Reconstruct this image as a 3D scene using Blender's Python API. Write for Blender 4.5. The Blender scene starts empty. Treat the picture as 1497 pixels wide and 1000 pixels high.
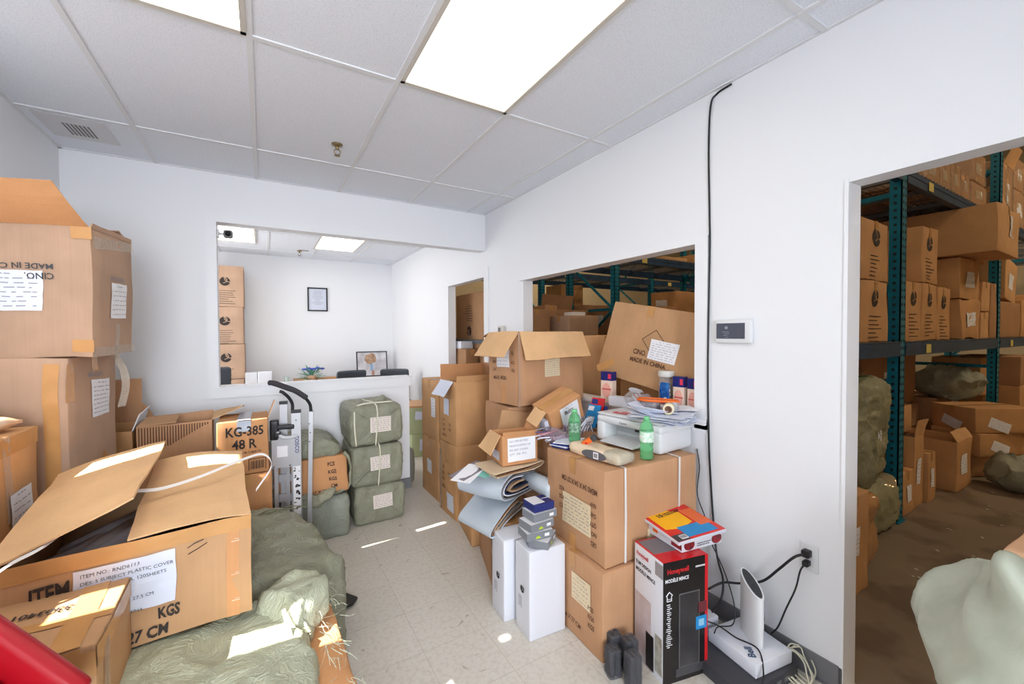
import bpy, bmesh, math, random
from mathutils import Vector, Matrix, noise
PI = math.pi
random.seed(7)
def nvec(p):
    return Vector((noise.noise(p + Vector((3.1, 7.7, 1.9))), noise.noise(p + Vector((11.3, 2.4, 5.8))), noise.noise(p + Vector((6.5, 13.2, 9.4))))) * 1.3
SC = bpy.context.scene
COL = SC.collection
R = math.radians
CEIL = 2.69; WX = 1.99; BY = 3.88; LX = -1.136; FY = -1.7; BRY = 7.54   # room planes

# ------------------------------------------------------------------ camera, sky, sun, exposure
cam = bpy.data.cameras.new('camera'); camo = bpy.data.objects.new('camera', cam); COL.objects.link(camo)
cam.sensor_width = 36; cam.lens = 36 * 610.05 / 1497; cam.clip_start = .02; cam.clip_end = 80
yaw, pit, rol = .5365, -.0207, -.0044
F_ = Vector((math.sin(yaw) * math.cos(pit), math.cos(yaw) * math.cos(pit), math.sin(pit)))
Rr = Vector((math.cos(yaw), -math.sin(yaw), 0)); Uu = Rr.cross(F_)
R2 = Rr * math.cos(rol) + Uu * math.sin(rol); U2 = -Rr * math.sin(rol) + Uu * math.cos(rol)
camo.matrix_world = Matrix(((R2.x, U2.x, -F_.x, 0), (R2.y, U2.y, -F_.y, 0), (R2.z, U2.z, -F_.z, 1.46), (0, 0, 0, 1)))
SC.camera = camo
w = bpy.data.worlds.new('sky'); SC.world = w; w.use_nodes = True
w.node_tree.nodes['Background'].inputs[0].default_value = (.72, .84, 1, 1)
w.node_tree.nodes['Background'].inputs[1].default_value = 2.5
SC.view_settings.view_transform = 'Standard'; SC.view_settings.look = 'None'
SC.view_settings.gamma = 1; SC.view_settings.use_curve_mapping = False
SC.view_settings.exposure = 0.24

def lamp(name, kind, loc, power, color=(1, 1, 1), size=None, direction=None, sizey=None):
    l = bpy.data.lights.new(name, kind); l.energy = power; l.color = color
    o = bpy.data.objects.new(name, l); COL.objects.link(o); o.location = loc
    if kind == 'AREA':
        l.size = size
        if sizey: l.shape = 'RECTANGLE'; l.size_y = sizey
    if kind == 'SUN': l.angle = R(.5)
    if kind == 'POINT': l.shadow_soft_size = size or .1
    if direction: o.rotation_euler = Vector(direction).to_track_quat('-Z', 'Y').to_euler()
    return o
saz = R(1.5)
lamp('sun', 'SUN', (-4, 0, 5), 26, (1, .95, .86), direction=(math.cos(saz), math.sin(saz), -1.0))
# daylight entering by the front window behind the camera
lamp('front_window_daylight', 'AREA', (-.5, FY - 1.9, 1.8), 262, (.88, .93, 1), 2.0, (.05, 1, -.06), 1.8)
# glow of an unseen left wall window; no opening is built for it
lamp('left_window_daylight', 'AREA', (LX + .06, .35, 1.6), 7, (.88, .93, 1), 1.3, (1, 0, 0), 1.5)
lamp('left_high_window_daylight', 'AREA', (LX + .05, 2.2, 2.25), 1.5, (.84, .9, 1), 1.2, (1, 0.1, 0), .6)
# back office window (to the left, out of view)
lamp('back_window_daylight', 'AREA', (-1.9, 5.7, 1.6), 52, (.93, .96, 1), 2.2, (1, 0, 0), 1.6)
# warehouse high bay lamps
for x, y, p in ((3.6, -1.6, 34), (8.2, -1.4, 95), (3.0, 3.2, 32), (8.0, 3.3, 60), (6.5, 8.0, 70)):
    lamp('high_bay_lamp', 'AREA', (x, y, 5.1), p, (1, .79, .55), .9, (0, 0, -1))

# ------------------------------------------------------------------ materials
def lin(c):
    return tuple(((v / 255) / 12.92 if v / 255 <= .04045 else ((v / 255 + .055) / 1.055) ** 2.4) for v in c)
MATS = {}
def mat(name, rgb, rough=.6, metal=0, var=0, vscale=4, bump=0, bscale=30, spec=.5, emit=0, alpha=1, trans=0, coat=0, ior=1.45, stretch=None, rgb2=None, detail=4):
    """plain or noise-varied principled material; rgb given as sRGB 0-255"""
    if name in MATS: return MATS[name]
    m = bpy.data.materials.new(name); m.use_nodes = True; nt = m.node_tree; b = nt.nodes['Principled BSDF']
    c = lin(rgb)
    b.inputs['Base Color'].default_value = (*c, 1); b.inputs['Roughness'].default_value = rough
    b.inputs['Metallic'].default_value = metal; b.inputs['Specular IOR Level'].default_value = spec
    b.inputs['IOR'].default_value = ior; b.inputs['Coat Weight'].default_value = coat
    b.inputs['Transmission Weight'].default_value = trans; b.inputs['Alpha'].default_value = alpha
    if emit:
        b.inputs['Emission Color'].default_value = (*c, 1); b.inputs['Emission Strength'].default_value = emit
    if var or bump or rgb2:
        tc = nt.nodes.new('ShaderNodeTexCoord'); mp = nt.nodes.new('ShaderNodeMapping')
        nt.links.new(tc.outputs['Object'], mp.inputs[0])
        if stretch: mp.inputs['Scale'].default_value = stretch
    if var or rgb2:
        n = nt.nodes.new('ShaderNodeTexNoise'); n.inputs['Scale'].default_value = vscale; n.inputs['Detail'].default_value = detail
        nt.links.new(mp.outputs[0], n.inputs[0])
        r = nt.nodes.new('ShaderNodeValToRGB'); r.color_ramp.elements[0].position = .35; r.color_ramp.elements[1].position = .65
        c2 = lin(rgb2) if rgb2 else tuple(v * (1 + var) for v in c); c1 = c if rgb2 else tuple(v * (1 - var) for v in c)
        r.color_ramp.elements[0].color = (*c1, 1); r.color_ramp.elements[1].color = (*c2, 1)
        nt.links.new(n.outputs[0], r.inputs[0]); nt.links.new(r.outputs[0], b.inputs['Base Color'])
    if bump:
        n2 = nt.nodes.new('ShaderNodeTexNoise'); n2.inputs['Scale'].default_value = bscale; n2.inputs['Detail'].default_value = 5
        nt.links.new(mp.outputs[0], n2.inputs[0])
        bp = nt.nodes.new('ShaderNodeBump'); bp.inputs['Strength'].default_value = bump; bp.inputs['Distance'].default_value = .01
        nt.links.new(n2.outputs[0], bp.inputs['Height']); nt.links.new(bp.outputs[0], b.inputs['Normal'])
    MATS[name] = m; return m

def board(name, rgb, rough=.75):
    """corrugated cardboard: blotchy brown with faint vertical fluting and scuffs"""
    if name in MATS: return MATS[name]
    m = bpy.data.materials.new(name); m.use_nodes = True; nt = m.node_tree; b = nt.nodes['Principled BSDF']; L = nt.links.new
    c = lin(rgb)
    tc = nt.nodes.new('ShaderNodeTexCoord')
    n1 = nt.nodes.new('ShaderNodeTexNoise'); n1.inputs['Scale'].default_value = 5; n1.inputs['Detail'].default_value = 5
    L(tc.outputs['Object'], n1.inputs[0])
    mp = nt.nodes.new('ShaderNodeMapping'); mp.inputs['Scale'].default_value = (130, 130, 1.6); L(tc.outputs['Object'], mp.inputs[0])
    n2 = nt.nodes.new('ShaderNodeTexNoise'); n2.inputs['Scale'].default_value = 1; n2.inputs['Detail'].default_value = 2; L(mp.outputs[0], n2.inputs[0])
    add = nt.nodes.new('ShaderNodeMath'); add.operation = 'MULTIPLY_ADD'; add.inputs[1].default_value = .3; L(n2.outputs[0], add.inputs[0]); L(n1.outputs[0], add.inputs[2])
    r = nt.nodes.new('ShaderNodeValToRGB'); r.color_ramp.elements[0].position = .4; r.color_ramp.elements[1].position = .95
    r.color_ramp.elements[0].color = (*[v * .88 for v in c], 1); r.color_ramp.elements[1].color = (*[min(1, v * 1.13) for v in c], 1)
    L(add.outputs[0], r.inputs[0]); L(r.outputs[0], b.inputs['Base Color'])
    bp = nt.nodes.new('ShaderNodeBump'); bp.inputs['Strength'].default_value = .25; bp.inputs['Distance'].default_value = .004
    L(add.outputs[0], bp.inputs['Height']); L(bp.outputs[0], b.inputs['Normal'])
    b.inputs['Roughness'].default_value = rough; b.inputs['Specular IOR Level'].default_value = .35
    MATS[name] = m; return m

def woven(name, rgb, rough=.45):
    """woven plastic bale wrapping: fine weave, creases, slight sheen"""
    if name in MATS: return MATS[name]
    m = bpy.data.materials.new(name); m.use_nodes = True; nt = m.node_tree; b = nt.nodes['Principled BSDF']; L = nt.links.new
    c = lin(rgb); tc = nt.nodes.new('ShaderNodeTexCoord')
    n1 = nt.nodes.new('ShaderNodeTexNoise'); n1.inputs['Scale'].default_value = 7; n1.inputs['Detail'].default_value = 8; n1.inputs['Distortion'].default_value = 1.2
    L(tc.outputs['Object'], n1.inputs[0])
    v = nt.nodes.new('ShaderNodeTexVoronoi'); v.inputs['Scale'].default_value = 9; v.feature = 'DISTANCE_TO_EDGE'
    ds = nt.nodes.new('ShaderNodeVectorMath'); ds.operation = 'ADD'; L(tc.outputs['Object'], ds.inputs[0]); L(n1.outputs[1], ds.inputs[1]); L(ds.outputs[0], v.inputs[0])
    wv = nt.nodes.new('ShaderNodeTexWave'); wv.inputs['Scale'].default_value = 130; wv.inputs['Distortion'].default_value = 1; L(tc.outputs['Object'], wv.inputs[0])
    r = nt.nodes.new('ShaderNodeValToRGB'); r.color_ramp.elements[0].position = .3; r.color_ramp.elements[1].position = .7
    r.color_ramp.elements[0].color = (*[q * .86 for q in c], 1); r.color_ramp.elements[1].color = (*[min(1, q * 1.14) for q in c], 1)
    L(n1.outputs[0], r.inputs[0]); L(r.outputs[0], b.inputs['Base Color'])
    mm = nt.nodes.new('ShaderNodeMath'); mm.operation = 'MULTIPLY_ADD'; mm.inputs[1].default_value = 1.2; L(n1.outputs[0], mm.inputs[0]); L(v.outputs[0], mm.inputs[2])
    m2 = nt.nodes.new('ShaderNodeMath'); m2.operation = 'MULTIPLY_ADD'; m2.inputs[1].default_value = .015; L(wv.outputs[0], m2.inputs[0]); L(mm.outputs[0], m2.inputs[2])
    bp = nt.nodes.new('ShaderNodeBump'); bp.inputs['Strength'].default_value = .55; bp.inputs['Distance'].default_value = .018
    L(m2.outputs[0], bp.inputs['Height']); L(bp.outputs[0], b.inputs['Normal'])
    b.inputs['Roughness'].default_value = rough
    MATS[name] = m; return m

def film(name, tint=(255, 255, 255), amount=.3, rough=.15):
    """thin crinkled clear plastic"""
    if name in MATS: return MATS[name]
    m = bpy.data.materials.new(name); m.use_nodes = True; nt = m.node_tree; L = nt.links.new
    for n in list(nt.nodes):
        if n.type != 'OUTPUT_MATERIAL': nt.nodes.remove(n)
    out = nt.nodes[0]
    t = nt.nodes.new('ShaderNodeBsdfTransparent'); t.inputs[0].default_value = (*lin(tint), 1)
    g = nt.nodes.new('ShaderNodeBsdfPrincipled'); g.inputs['Base Color'].default_value = (*lin(tint), 1); g.inputs['Roughness'].default_value = rough; g.inputs['Specular IOR Level'].default_value = 1
    tc = nt.nodes.new('ShaderNodeTexCoord'); n1 = nt.nodes.new('ShaderNodeTexNoise'); n1.inputs['Scale'].default_value = 28; n1.inputs['Detail'].default_value = 4; n1.inputs['Distortion'].default_value = 2
    L(tc.outputs['Object'], n1.inputs[0])
    bp = nt.nodes.new('ShaderNodeBump'); bp.inputs['Strength'].default_value = .8; bp.inputs['Distance'].default_value = .01; L(n1.outputs[0], bp.inputs['Height']); L(bp.outputs[0], g.inputs['Normal'])
    mx = nt.nodes.new('ShaderNodeMixShader'); mx.inputs[0].default_value = amount
    L(t.outputs[0], mx.inputs[1]); L(g.outputs[0], mx.inputs[2]); L(mx.outputs[0], out.inputs[0])
    MATS[name] = m; return m

CB = board('cardboard', (194, 148, 110)); CB_PINK = board('cardboard_rosy', (180, 148, 124)); CB_TAN = board('cardboard_tan', (188, 146, 106))
CB_GOLD = board('cardboard_golden', (202, 154, 106)); CB_OR = board('cardboard_orange', (200, 145, 98)); CB_WH = board('cardboard_warehouse', (196, 148, 100))
CB_PEACH = board('cardboard_peach', (222, 178, 140)); CB_BRIGHT = board('cardboard_light', (216, 174, 128)); CB_GREEN = board('cardboard_green', (172, 178, 136)); CB_IN = board('cardboard_inside', (186, 140, 96))
CB_WHITE = mat('white_board', (222, 224, 232), .5, bump=.05); FLUTE = mat('flute_shadow', (112, 78, 58), .9)
TAPE = mat('packing_tape', (196, 146, 92), .22, var=.08, vscale=9, bump=.15, bscale=25, spec=.6)
TAPE_C = film('clear_tape', (240, 232, 220), .32, .2)
INK = mat('black_ink', (48, 40, 38), .7); INKB = mat('brown_ink', (96, 62, 46), .8); INKG = mat('grey_ink', (140, 140, 148), .8)
PAPER = mat('white_paper', (236, 236, 240), .7); PAPER_Y = mat('cream_paper', (228, 208, 172), .7); PAPER_B = mat('bluish_paper', (216, 221, 236), .7)
SAGE = woven('sage_woven_plastic', (160, 160, 138)); SAGE_D = woven('dark_sage_woven_plastic', (144, 145, 124)); SAGE_L = woven('pale_sage_woven_plastic', (176, 180, 156)); SAGE_G = woven('grey_sage_woven_plastic', (146, 151, 138))
SAGE_F = mat('pale_foreground_plastic', (168, 174, 155), .5, rgb2=(190, 195, 177), vscale=6, bump=.28, bscale=22); OLIVE = woven('olive_woven_plastic', (150, 146, 112))
STRAP = mat('strapping', (225, 220, 215), .35); CORD = mat('cream_cord', (225, 222, 200), .6)
WHITE_P = mat('white_plastic', (226, 227, 229), .35); BLACK_P = mat('black_plastic', (28, 28, 31), .4); GREY_P = mat('grey_plastic', (105, 108, 112), .45); DGREY = mat('dark_grey', (62, 64, 68), .5)
ALU = mat('aluminium', (188, 188, 192), .38, .35, bump=.03); FOAM = mat('black_foam_grip', (60, 58, 62), .85, bump=.4, bscale=160)
WALL = mat('white_wall_paint', (239, 240, 243), .55, bump=.03, bscale=120); TRIMM = mat('white_trim_paint', (240, 241, 244), .4)
BASEM = mat('grey_vinyl_baseboard', (124, 124, 128), .45); TEAL = mat('teal_rack_paint', (0, 112, 138), .4, .1, var=.12, vscale=12); BLUEST = mat('dark_blue_beam_paint', (34, 66, 98), .45, .2, var=.2, vscale=9)
WIRE = mat('wire_deck_metal', (120, 124, 130), .4, .7); RED = mat('red', (208, 34, 40), .3); BLUE = mat('blue', (32, 52, 130), .35); SKYB = mat('bright_blue', (30, 140, 205), .35); YEL = mat('yellow', (250, 186, 24), .4); ORANGE = mat('orange', (232, 108, 36), .4); PINK = mat('pale_pink', (240, 176, 160), .45)

# ------------------------------------------------------------------ mesh building
class MB:
    def __init__(s): s.v = []; s.f = []; s.m = []; s.T = Matrix()
    def _add(s, vs, fs, mi=0):
        o = len(s.v); s.v += [tuple(s.T @ Vector(p)) for p in vs]; s.f += [tuple(i + o for i in f) for f in fs]; s.m += [mi] * len(fs)
    def box(s, c, d, mi=0, rot=None):
        M = Matrix.Translation(c) @ (rot.to_4x4() if rot else Matrix())
        vs = [M @ Vector((x * d[0] / 2, y * d[1] / 2, z * d[2] / 2)) for x in (-1, 1) for y in (-1, 1) for z in (-1, 1)]
        s._add(vs, [(0, 1, 3, 2), (4, 6, 7, 5), (0, 4, 5, 1), (2, 3, 7, 6), (0, 2, 6, 4), (1, 5, 7, 3)], mi); return s
    def span(s, a, b, mi=0):
        return s.box([(a[i] + b[i]) / 2 for i in range(3)], [abs(b[i] - a[i]) for i in range(3)], mi)
    def poly(s, pts, mi=0): s._add(pts, [tuple(range(len(pts)))], mi); return s
    def slab(s, pts, n, t, mi=0):
        """polygon pts extruded by vector n*t"""
        n = Vector(n).normalized() * t; k = len(pts)
        vs = [Vector(p) for p in pts] + [Vector(p) + n for p in pts]
        s._add(vs, [tuple(range(k)), tuple(range(2 * k - 1, k - 1, -1))] + [(i, (i + 1) % k, (i + 1) % k + k, i + k) for i in range(k)], mi); return s
    def tube(s, path, r, n=8, mi=0, closed=False):
        P = [Vector(p) for p in path]; rs = r if isinstance(r, (list, tuple)) else [r] * len(P); vs = []; up = None
        for i, p in enumerate(P):
            t = (P[min(i + 1, len(P) - 1)] - P[max(i - 1, 0)]).normalized()
            if up is None: up = Vector((0, 0, 1)) if abs(t.z) < .9 else Vector((1, 0, 0))
            a = t.cross(up).normalized(); up = a.cross(t).normalized()
            vs += [p + (a * math.cos(2 * PI * k / n) + up * math.sin(2 * PI * k / n)) * rs[i] for k in range(n)]
        fs = [(i * n + k, i * n + (k + 1) % n, (i + 1) * n + (k + 1) % n, (i + 1) * n + k) for i in range(len(P) - 1) for k in range(n)]
        fs += [tuple(range(n - 1, -1, -1)), tuple(range((len(P) - 1) * n, len(P) * n))]
        s._add(vs, fs, mi); return s
    def ribbon(s, path, wv, t=.0015, mi=0):
        """flat strap along path, half width vector wv (one or per point)"""
        P = [Vector(p) for p in path]; W = [Vector(q) for q in wv] if isinstance(wv[0], (list, tuple, Vector)) else [Vector(wv)] * len(P)
        vs = []
        for i, p in enumerate(P):
            tn = (P[min(i + 1, len(P) - 1)] - P[max(i - 1, 0)]).normalized(); n = tn.cross(W[i]).normalized() * t
            vs += [p - W[i] - n, p + W[i] - n, p + W[i] + n, p - W[i] + n]
        fs = [(i * 4 + k, i * 4 + (k + 1) % 4, i * 4 + 4 + (k + 1) % 4, i * 4 + 4 + k) for i in range(len(P) - 1) for k in range(4)]
        e = (len(P) - 1) * 4; fs += [(3, 2, 1, 0), (e, e + 1, e + 2, e + 3)]
        s._add(vs, fs, mi); return s
    def lathe(s, prof, c=(0, 0, 0), n=24, mi=0, axis='z', squash=1):
        vs = []
        for r, h in prof:
            for k in range(n):
                a = 2 * PI * k / n; x, y = r * math.cos(a), r * math.sin(a) * squash
                p = {'z': (x, y, h), 'x': (h, x, y), 'y': (x, h, y)}[axis]
                vs.append((p[0] + c[0], p[1] + c[1], p[2] + c[2]))
        fs = [(i * n + k, i * n + (k + 1) % n, (i + 1) * n + (k + 1) % n, (i + 1) * n + k) for i in range(len(prof) - 1) for k in range(n)]
        fs += [tuple(range(n - 1, -1, -1)), tuple(range((len(prof) - 1) * n, len(prof) * n))]
        s._add(vs, fs, mi); return s
    def rbox(s, w, d, h, r=.006, n=(6, 6, 6), c=(0, 0, 0), mi=0, fn=None, rs=2):
        """rounded box on a grid, centre of the base at c; fn displaces each vertex"""
        H = Vector((w / 2, d / 2, h / 2)); r = min(r, *(q * .95 for q in H))
        def grid(hh, k):
            g = [-hh + r * (1 - math.cos(PI / 2 * i / rs)) * .999 for i in range(rs + 1)]
            inner = [-(hh - r) + 2 * (hh - r) * i / k for i in range(1, k)]
            return g + inner + [-x for x in reversed(g)]
        G = [grid(H[i], n[i]) for i in range(3)]; idx = {}; vs = []; fs = []
        def vert(p):
            key = tuple(round(q, 6) for q in p)
            if key not in idx:
                q = Vector([max(-(H[i] - r), min(H[i] - r, p[i])) for i in range(3)]); dd = Vector(p) - q
                z = q + dd.normalized() * r if dd.length > 1e-9 else Vector(p)
                z = z + Vector((0, 0, H.z))
                if fn: z = fn(z)
                idx[key] = len(vs); vs.append(z + Vector(c))
            return idx[key]
        for ax in range(3):
            a, b = [(1, 2), (2, 0), (0, 1)][ax]
            for sg in (-1, 1):
                for i in range(len(G[a]) - 1):
                    for j in range(len(G[b]) - 1):
                        q = []
                        for ii, jj in ((i, j), (i + 1, j), (i + 1, j + 1), (i, j + 1)):
                            p = [0, 0, 0]; p[ax] = sg * H[ax]; p[a] = G[a][ii]; p[b] = G[b][jj]; q.append(vert(p))
                        fs.append(tuple(q if sg > 0 else q[::-1]))
        s._add(vs, fs, mi); return s
    def ball(s, c, r, n=10, mi=0, fn=None):
        rr = r if isinstance(r, (tuple, list)) else (r, r, r); vs = []; m = n * 2
        for i in range(n + 1):
            for k in range(m):
                t = PI * (i + .001 * (i == 0) - .001 * (i == n)) / n; a = 2 * PI * k / m
                p = Vector((rr[0] * math.sin(t) * math.cos(a), rr[1] * math.sin(t) * math.sin(a), rr[2] * math.cos(t)))
                if fn: p = fn(p)
                vs.append(p + Vector(c))
        s._add(vs, [(i * m + k, (i + 1) * m + k, (i + 1) * m + (k + 1) % m, i * m + (k + 1) % m) for i in range(n) for k in range(m)], mi); return s
    def text(s, body, size, M, mi=0, align='LEFT', sx=1, bold=0):
        vs, fs = text_mesh(body, align, bold)
        s._add([M @ Vector((x * size * sx, y * size, 0)) for x, y in vs], fs, mi); return s
    def warp(s, fn): s.v = [tuple(fn(Vector(p))) for p in s.v]; return s
    def build(s, name, mats, parent=None, smooth=False, label=None):
        me = bpy.data.meshes.new(name); me.from_pydata(s.v, [], s.f)
        for m in (mats if isinstance(mats, (list, tuple)) else [mats]): me.materials.append(m)
        me.polygons.foreach_set('material_index', s.m)
        if smooth: me.polygons.foreach_set('use_smooth', [True] * len(s.f))
        me.update(); o = bpy.data.objects.new(name, me); COL.objects.link(o)
        if smooth == 'angle': me.set_sharp_from_angle(angle=R(35))
        if parent: o.parent = parent
        if label: o['label'] = label
        return o
TXT = {}
def text_mesh(body, align, bold):
    k = (body, align, bold)
    if k not in TXT:
        c = bpy.data.curves.new('t', 'FONT'); c.body = body; c.size = 1; c.align_x = align; c.resolution_u = 2; c.offset = bold * .02; c.space_line = .85
        o = bpy.data.objects.new('t', c); COL.objects.link(o); bpy.context.view_layer.update()
        dg = bpy.context.evaluated_depsgraph_get(); me = o.evaluated_get(dg).to_mesh()
        TXT[k] = ([(v.co.x, v.co.y) for v in me.vertices], [tuple(p.vertices) for p in me.polygons])
        o.evaluated_get(dg).to_mesh_clear(); bpy.data.objects.remove(o); bpy.data.curves.remove(c)
    return TXT[k]

def dashes(b, T, x, y, W, h, rows=1, step=.012, seed=1, mi=0):
    rn = random.Random(seed); b.T = T
    for r_ in range(rows):
        q = 0
        while q < W:
            l = rn.uniform(.05, .16) * W; b.box((x + q + l / 2, y - r_ * step, 0), (l, h, .0005), mi); q += l + .035 * W

def tag(o, label, cat, group=None):
    o['label'] = label; o['category'] = cat
    if group: o['group'] = group
    return o
def thing(name, label, cat, loc=(0, 0, 0), rz=0, group=None, rot=None):
    o = bpy.data.objects.new(name, None); COL.objects.link(o); o.empty_display_size = .05
    o.location = loc; o.rotation_euler = rot if rot else (0, 0, R(rz)); return tag(o, label, cat, group)
def struct(name, mb, mats, smooth=False):
    o = mb.build(name, mats, smooth=smooth); o['kind'] = 'structure'; return o
def wob(amp, scale=3, seed=0, amp2=0, scale2=14):
    off = Vector((seed * 3.7, seed * 1.3, seed * 7.1))
    def f(p):
        q = nvec(p * scale + off) * amp
        if amp2: q += nvec(p * scale2 + off) * amp2
        return p + q
    return f

def face_matrix(w, d, h, face):
    X, Y, Z = Vector((1, 0, 0)), Vector((0, 1, 0)), Vector((0, 0, 1))
    o, u, v = {'F': ((-w / 2, -d / 2, 0), X, Z), 'R': ((w / 2, -d / 2, 0), Y, Z), 'L': ((-w / 2, d / 2, 0), -Y, Z), 'B': ((w / 2, d / 2, 0), -X, Z), 'T': ((-w / 2, -d / 2, h), X, Y)}[face]
    n = u.cross(v); M = Matrix((u, v, n)).transposed().to_4x4(); M.translation = Vector(o); return M

class Carton:
    """cardboard carton; loc = centre of its base; faces F(-y) R(+x) L(-x) B(+y) T"""
    n = 0
    def __init__(s, name, label, loc, dims, rz=0, m=None, group=None, open_top=False, crush=.004, cat='box', rot=None, sag=None, seam=True, taped=True, mi_in=None, r=.006, nn=6, min_in=None):
        Carton.n += 1; s.crush = crush; s.w, s.d, s.h = dims; s.m = m or CB; s.seed = Carton.n
        s.root = thing(name, label, cat, loc, rz, group, rot)
        wf = wob(crush, 4, s.seed, crush * .25, 22); s.wf = (lambda p: sag(wf(p))) if sag else wf
        w, d, h = dims
        if open_top:
            b = MB(); t = .006
            for a, c in (((-w / 2, -d / 2, 0), (w / 2, -d / 2 + t, h)), ((-w / 2, d / 2 - t, 0), (w / 2, d / 2, h)), ((-w / 2, -d / 2 + t, 0), (-w / 2 + t, d / 2 - t, h)), ((w / 2 - t, -d / 2 + t, 0), (w / 2, d / 2 - t, h)), ((-w / 2 + t, -d / 2 + t, 0), (w / 2 - t, d / 2 - t, t))):
                dd = [abs(c[i] - a[i]) for i in range(3)]
                b.rbox(*dd, r=.002, n=tuple(max(1, int(q / .06)) for q in dd), c=((a[0] + c[0]) / 2, (a[1] + c[1]) / 2, a[2]), fn=None, rs=1)
            b.warp(s.wf); s.body = b.build('body', s.m, s.root, True)
            s.body.data.set_sharp_from_angle(angle=R(40))
        else:
            s.body = MB().rbox(w, d, h, r, (nn, nn, nn), fn=s.wf).build('body', s.m, s.root, 'angle')
        if not open_top and seam:
            M = face_matrix(w, d, h, 'T'); b = MB(); b.T = M
            b.box((w / 2, d / 2, .0005), (w - .01, .003, .002)) if w >= d else b.box((w / 2, d / 2, .0005), (.003, d - .01, .002)); b.warp(s.wf); b.build('top_seam', FLUTE, s.root)
        if not open_top and taped:
            if w >= d:
                s.strip('T', -.001, d / 2, w + .001, d / 2, .05); s.strip('R', d / 2, h - .07, d / 2, h, .05); s.strip('L', d / 2, h - .07, d / 2, h, .05)
            else:
                s.strip('T', w / 2, -.001, w / 2, d + .001, .05); s.strip('F', w / 2, h - .07, w / 2, h, .05); s.strip('B', w / 2, h - .07, w / 2, h, .05)
    def place(s, face, x=0, y=0, rot=0, off=.0025):
        return face_matrix(s.w, s.d, s.h, face) @ Matrix.Translation((x, y, off)) @ Matrix.Rotation(R(rot), 4, 'Z')
    def _sheet(s, M, W, H, name, m, n=5, thick=.0006):
        b = MB(); vs = []; fs = []
        for j in range(n + 1):
            for i in range(n + 1): vs.append((W * i / n, H * j / n, 0))
        fs = [(j * (n + 1) + i, j * (n + 1) + i + 1, (j + 1) * (n + 1) + i + 1, (j + 1) * (n + 1) + i) for j in range(n) for i in range(n)]
        b.T = M; b._add(vs, fs); return b
    def strip(s, face, x0, y0, x1, y1, wd=.05, m=None, name='packing_tape', off=.0022):
        L = math.hypot(x1 - x0, y1 - y0); a = math.degrees(math.atan2(y1 - y0, x1 - x0))
        M = s.place(face, x0, y0, a, off) @ Matrix.Translation((0, -wd / 2, 0))
        b = s._sheet(M, L, wd, name, m, 8); b.warp(s.wf); return b.build(name, m or TAPE, s.root)
    def label(s, face, x, y, W, H, rot=0, m=None, lines=6, text=None, tsize=.012, flip=False, off=.0035, ink=None, table=True, lab=None):
        """shipping label; text rows, else a typed-looking form of rules and dashes"""
        M = s.place(face, x, y, rot, off); b = s._sheet(M, W, H, 'l', None, 10)
        b.T = M @ Matrix.Translation((0, 0, .0016))
        if flip: b.T = b.T @ Matrix.Translation((W, H, 0)) @ Matrix.Rotation(PI, 4, 'Z')
        rnd = random.Random(s.seed * 31 + int(W * 1000))
        if text:
            for k, t in enumerate(text.split('\n')): b.text(t, tsize, Matrix.Translation((W * .06, H - tsize * 1.45 * (k + 1), 0)), 1)
        else:
            for k in range(lines):
                y0 = H * (.9 - .8 * k / max(1, lines - 1)); x0 = W * .08
                if k == 0: x0 = W * .3
                while x0 < W * (.7 if k == 0 else .9):
                    l = W * rnd.uniform(.03, .12); b._add([(x0, y0, 0), (min(x0 + l, W * .94), y0, 0), (min(x0 + l, W * .94), y0 + H * .02, 0), (x0, y0 + H * .02, 0)], [(0, 1, 2, 3)], 1); x0 += l + W * rnd.uniform(.015, .09)
        b.warp(s.wf); return b.build('shipping_label', [m or PAPER, ink or INKG], s.root, label=lab)
    def marks(s, face, items, m=None, name='printed_marking', off=None):
        """items: (text, x, y, size, rot[, sx])"""
        for it in items:
            b = MB(); t, x, y, sz, rt = it[:5]; b.T = s.place(face, x, y, rt, off or .0036 + s.crush * .12); b.text(t, sz, Matrix(), 0, sx=it[5] if len(it) > 5 else .8, bold=it[6] if len(it) > 6 else .5); b.warp(s.wf); b.build(name, m or INKB, s.root)
    def emblem(s, face, x, y, r, m=None, lines=True, rot=0):
        """round dark emblem with two light swooshes, and small lines of print under it"""
        b = MB(); b.T = s.place(face, x, y, rot, .003)
        for k in range(24):
            for j in range(6):
                a0, a1 = 2 * PI * k / 24, 2 * PI * (k + 1) / 24; r0, r1 = r * j / 6, r * (j + 1) / 6
                am, rm = (a0 + a1) / 2, (r0 + r1) / 2 / r
                sx, sy = rm * math.cos(am), rm * math.sin(am)
                if abs(math.hypot(sx + .25, sy - .3) - .62) < .1 and sx > -.3: continue
                if abs(math.hypot(sx - .9, sy - .9) - 1.05) < .09: continue
                b._add([(r0 * math.cos(a0), r0 * math.sin(a0), 0), (r1 * math.cos(a0), r1 * math.sin(a0), 0), (r1 * math.cos(a1), r1 * math.sin(a1), 0), (r0 * math.cos(a1), r0 * math.sin(a1), 0)], [(0, 1, 2, 3)])
        if lines:
            rnd = random.Random(s.seed)
            for k in range(7):
                yy = -r * 2.1 - k * r * .48; W = r * rnd.uniform(1.6, 3.6)
                b.box((-r * 1.5 + W / 2, yy, 0), (W, r * .09, .0004))
        b.warp(s.wf); return b.build('printed_emblem', m or INK, s.root)
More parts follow.
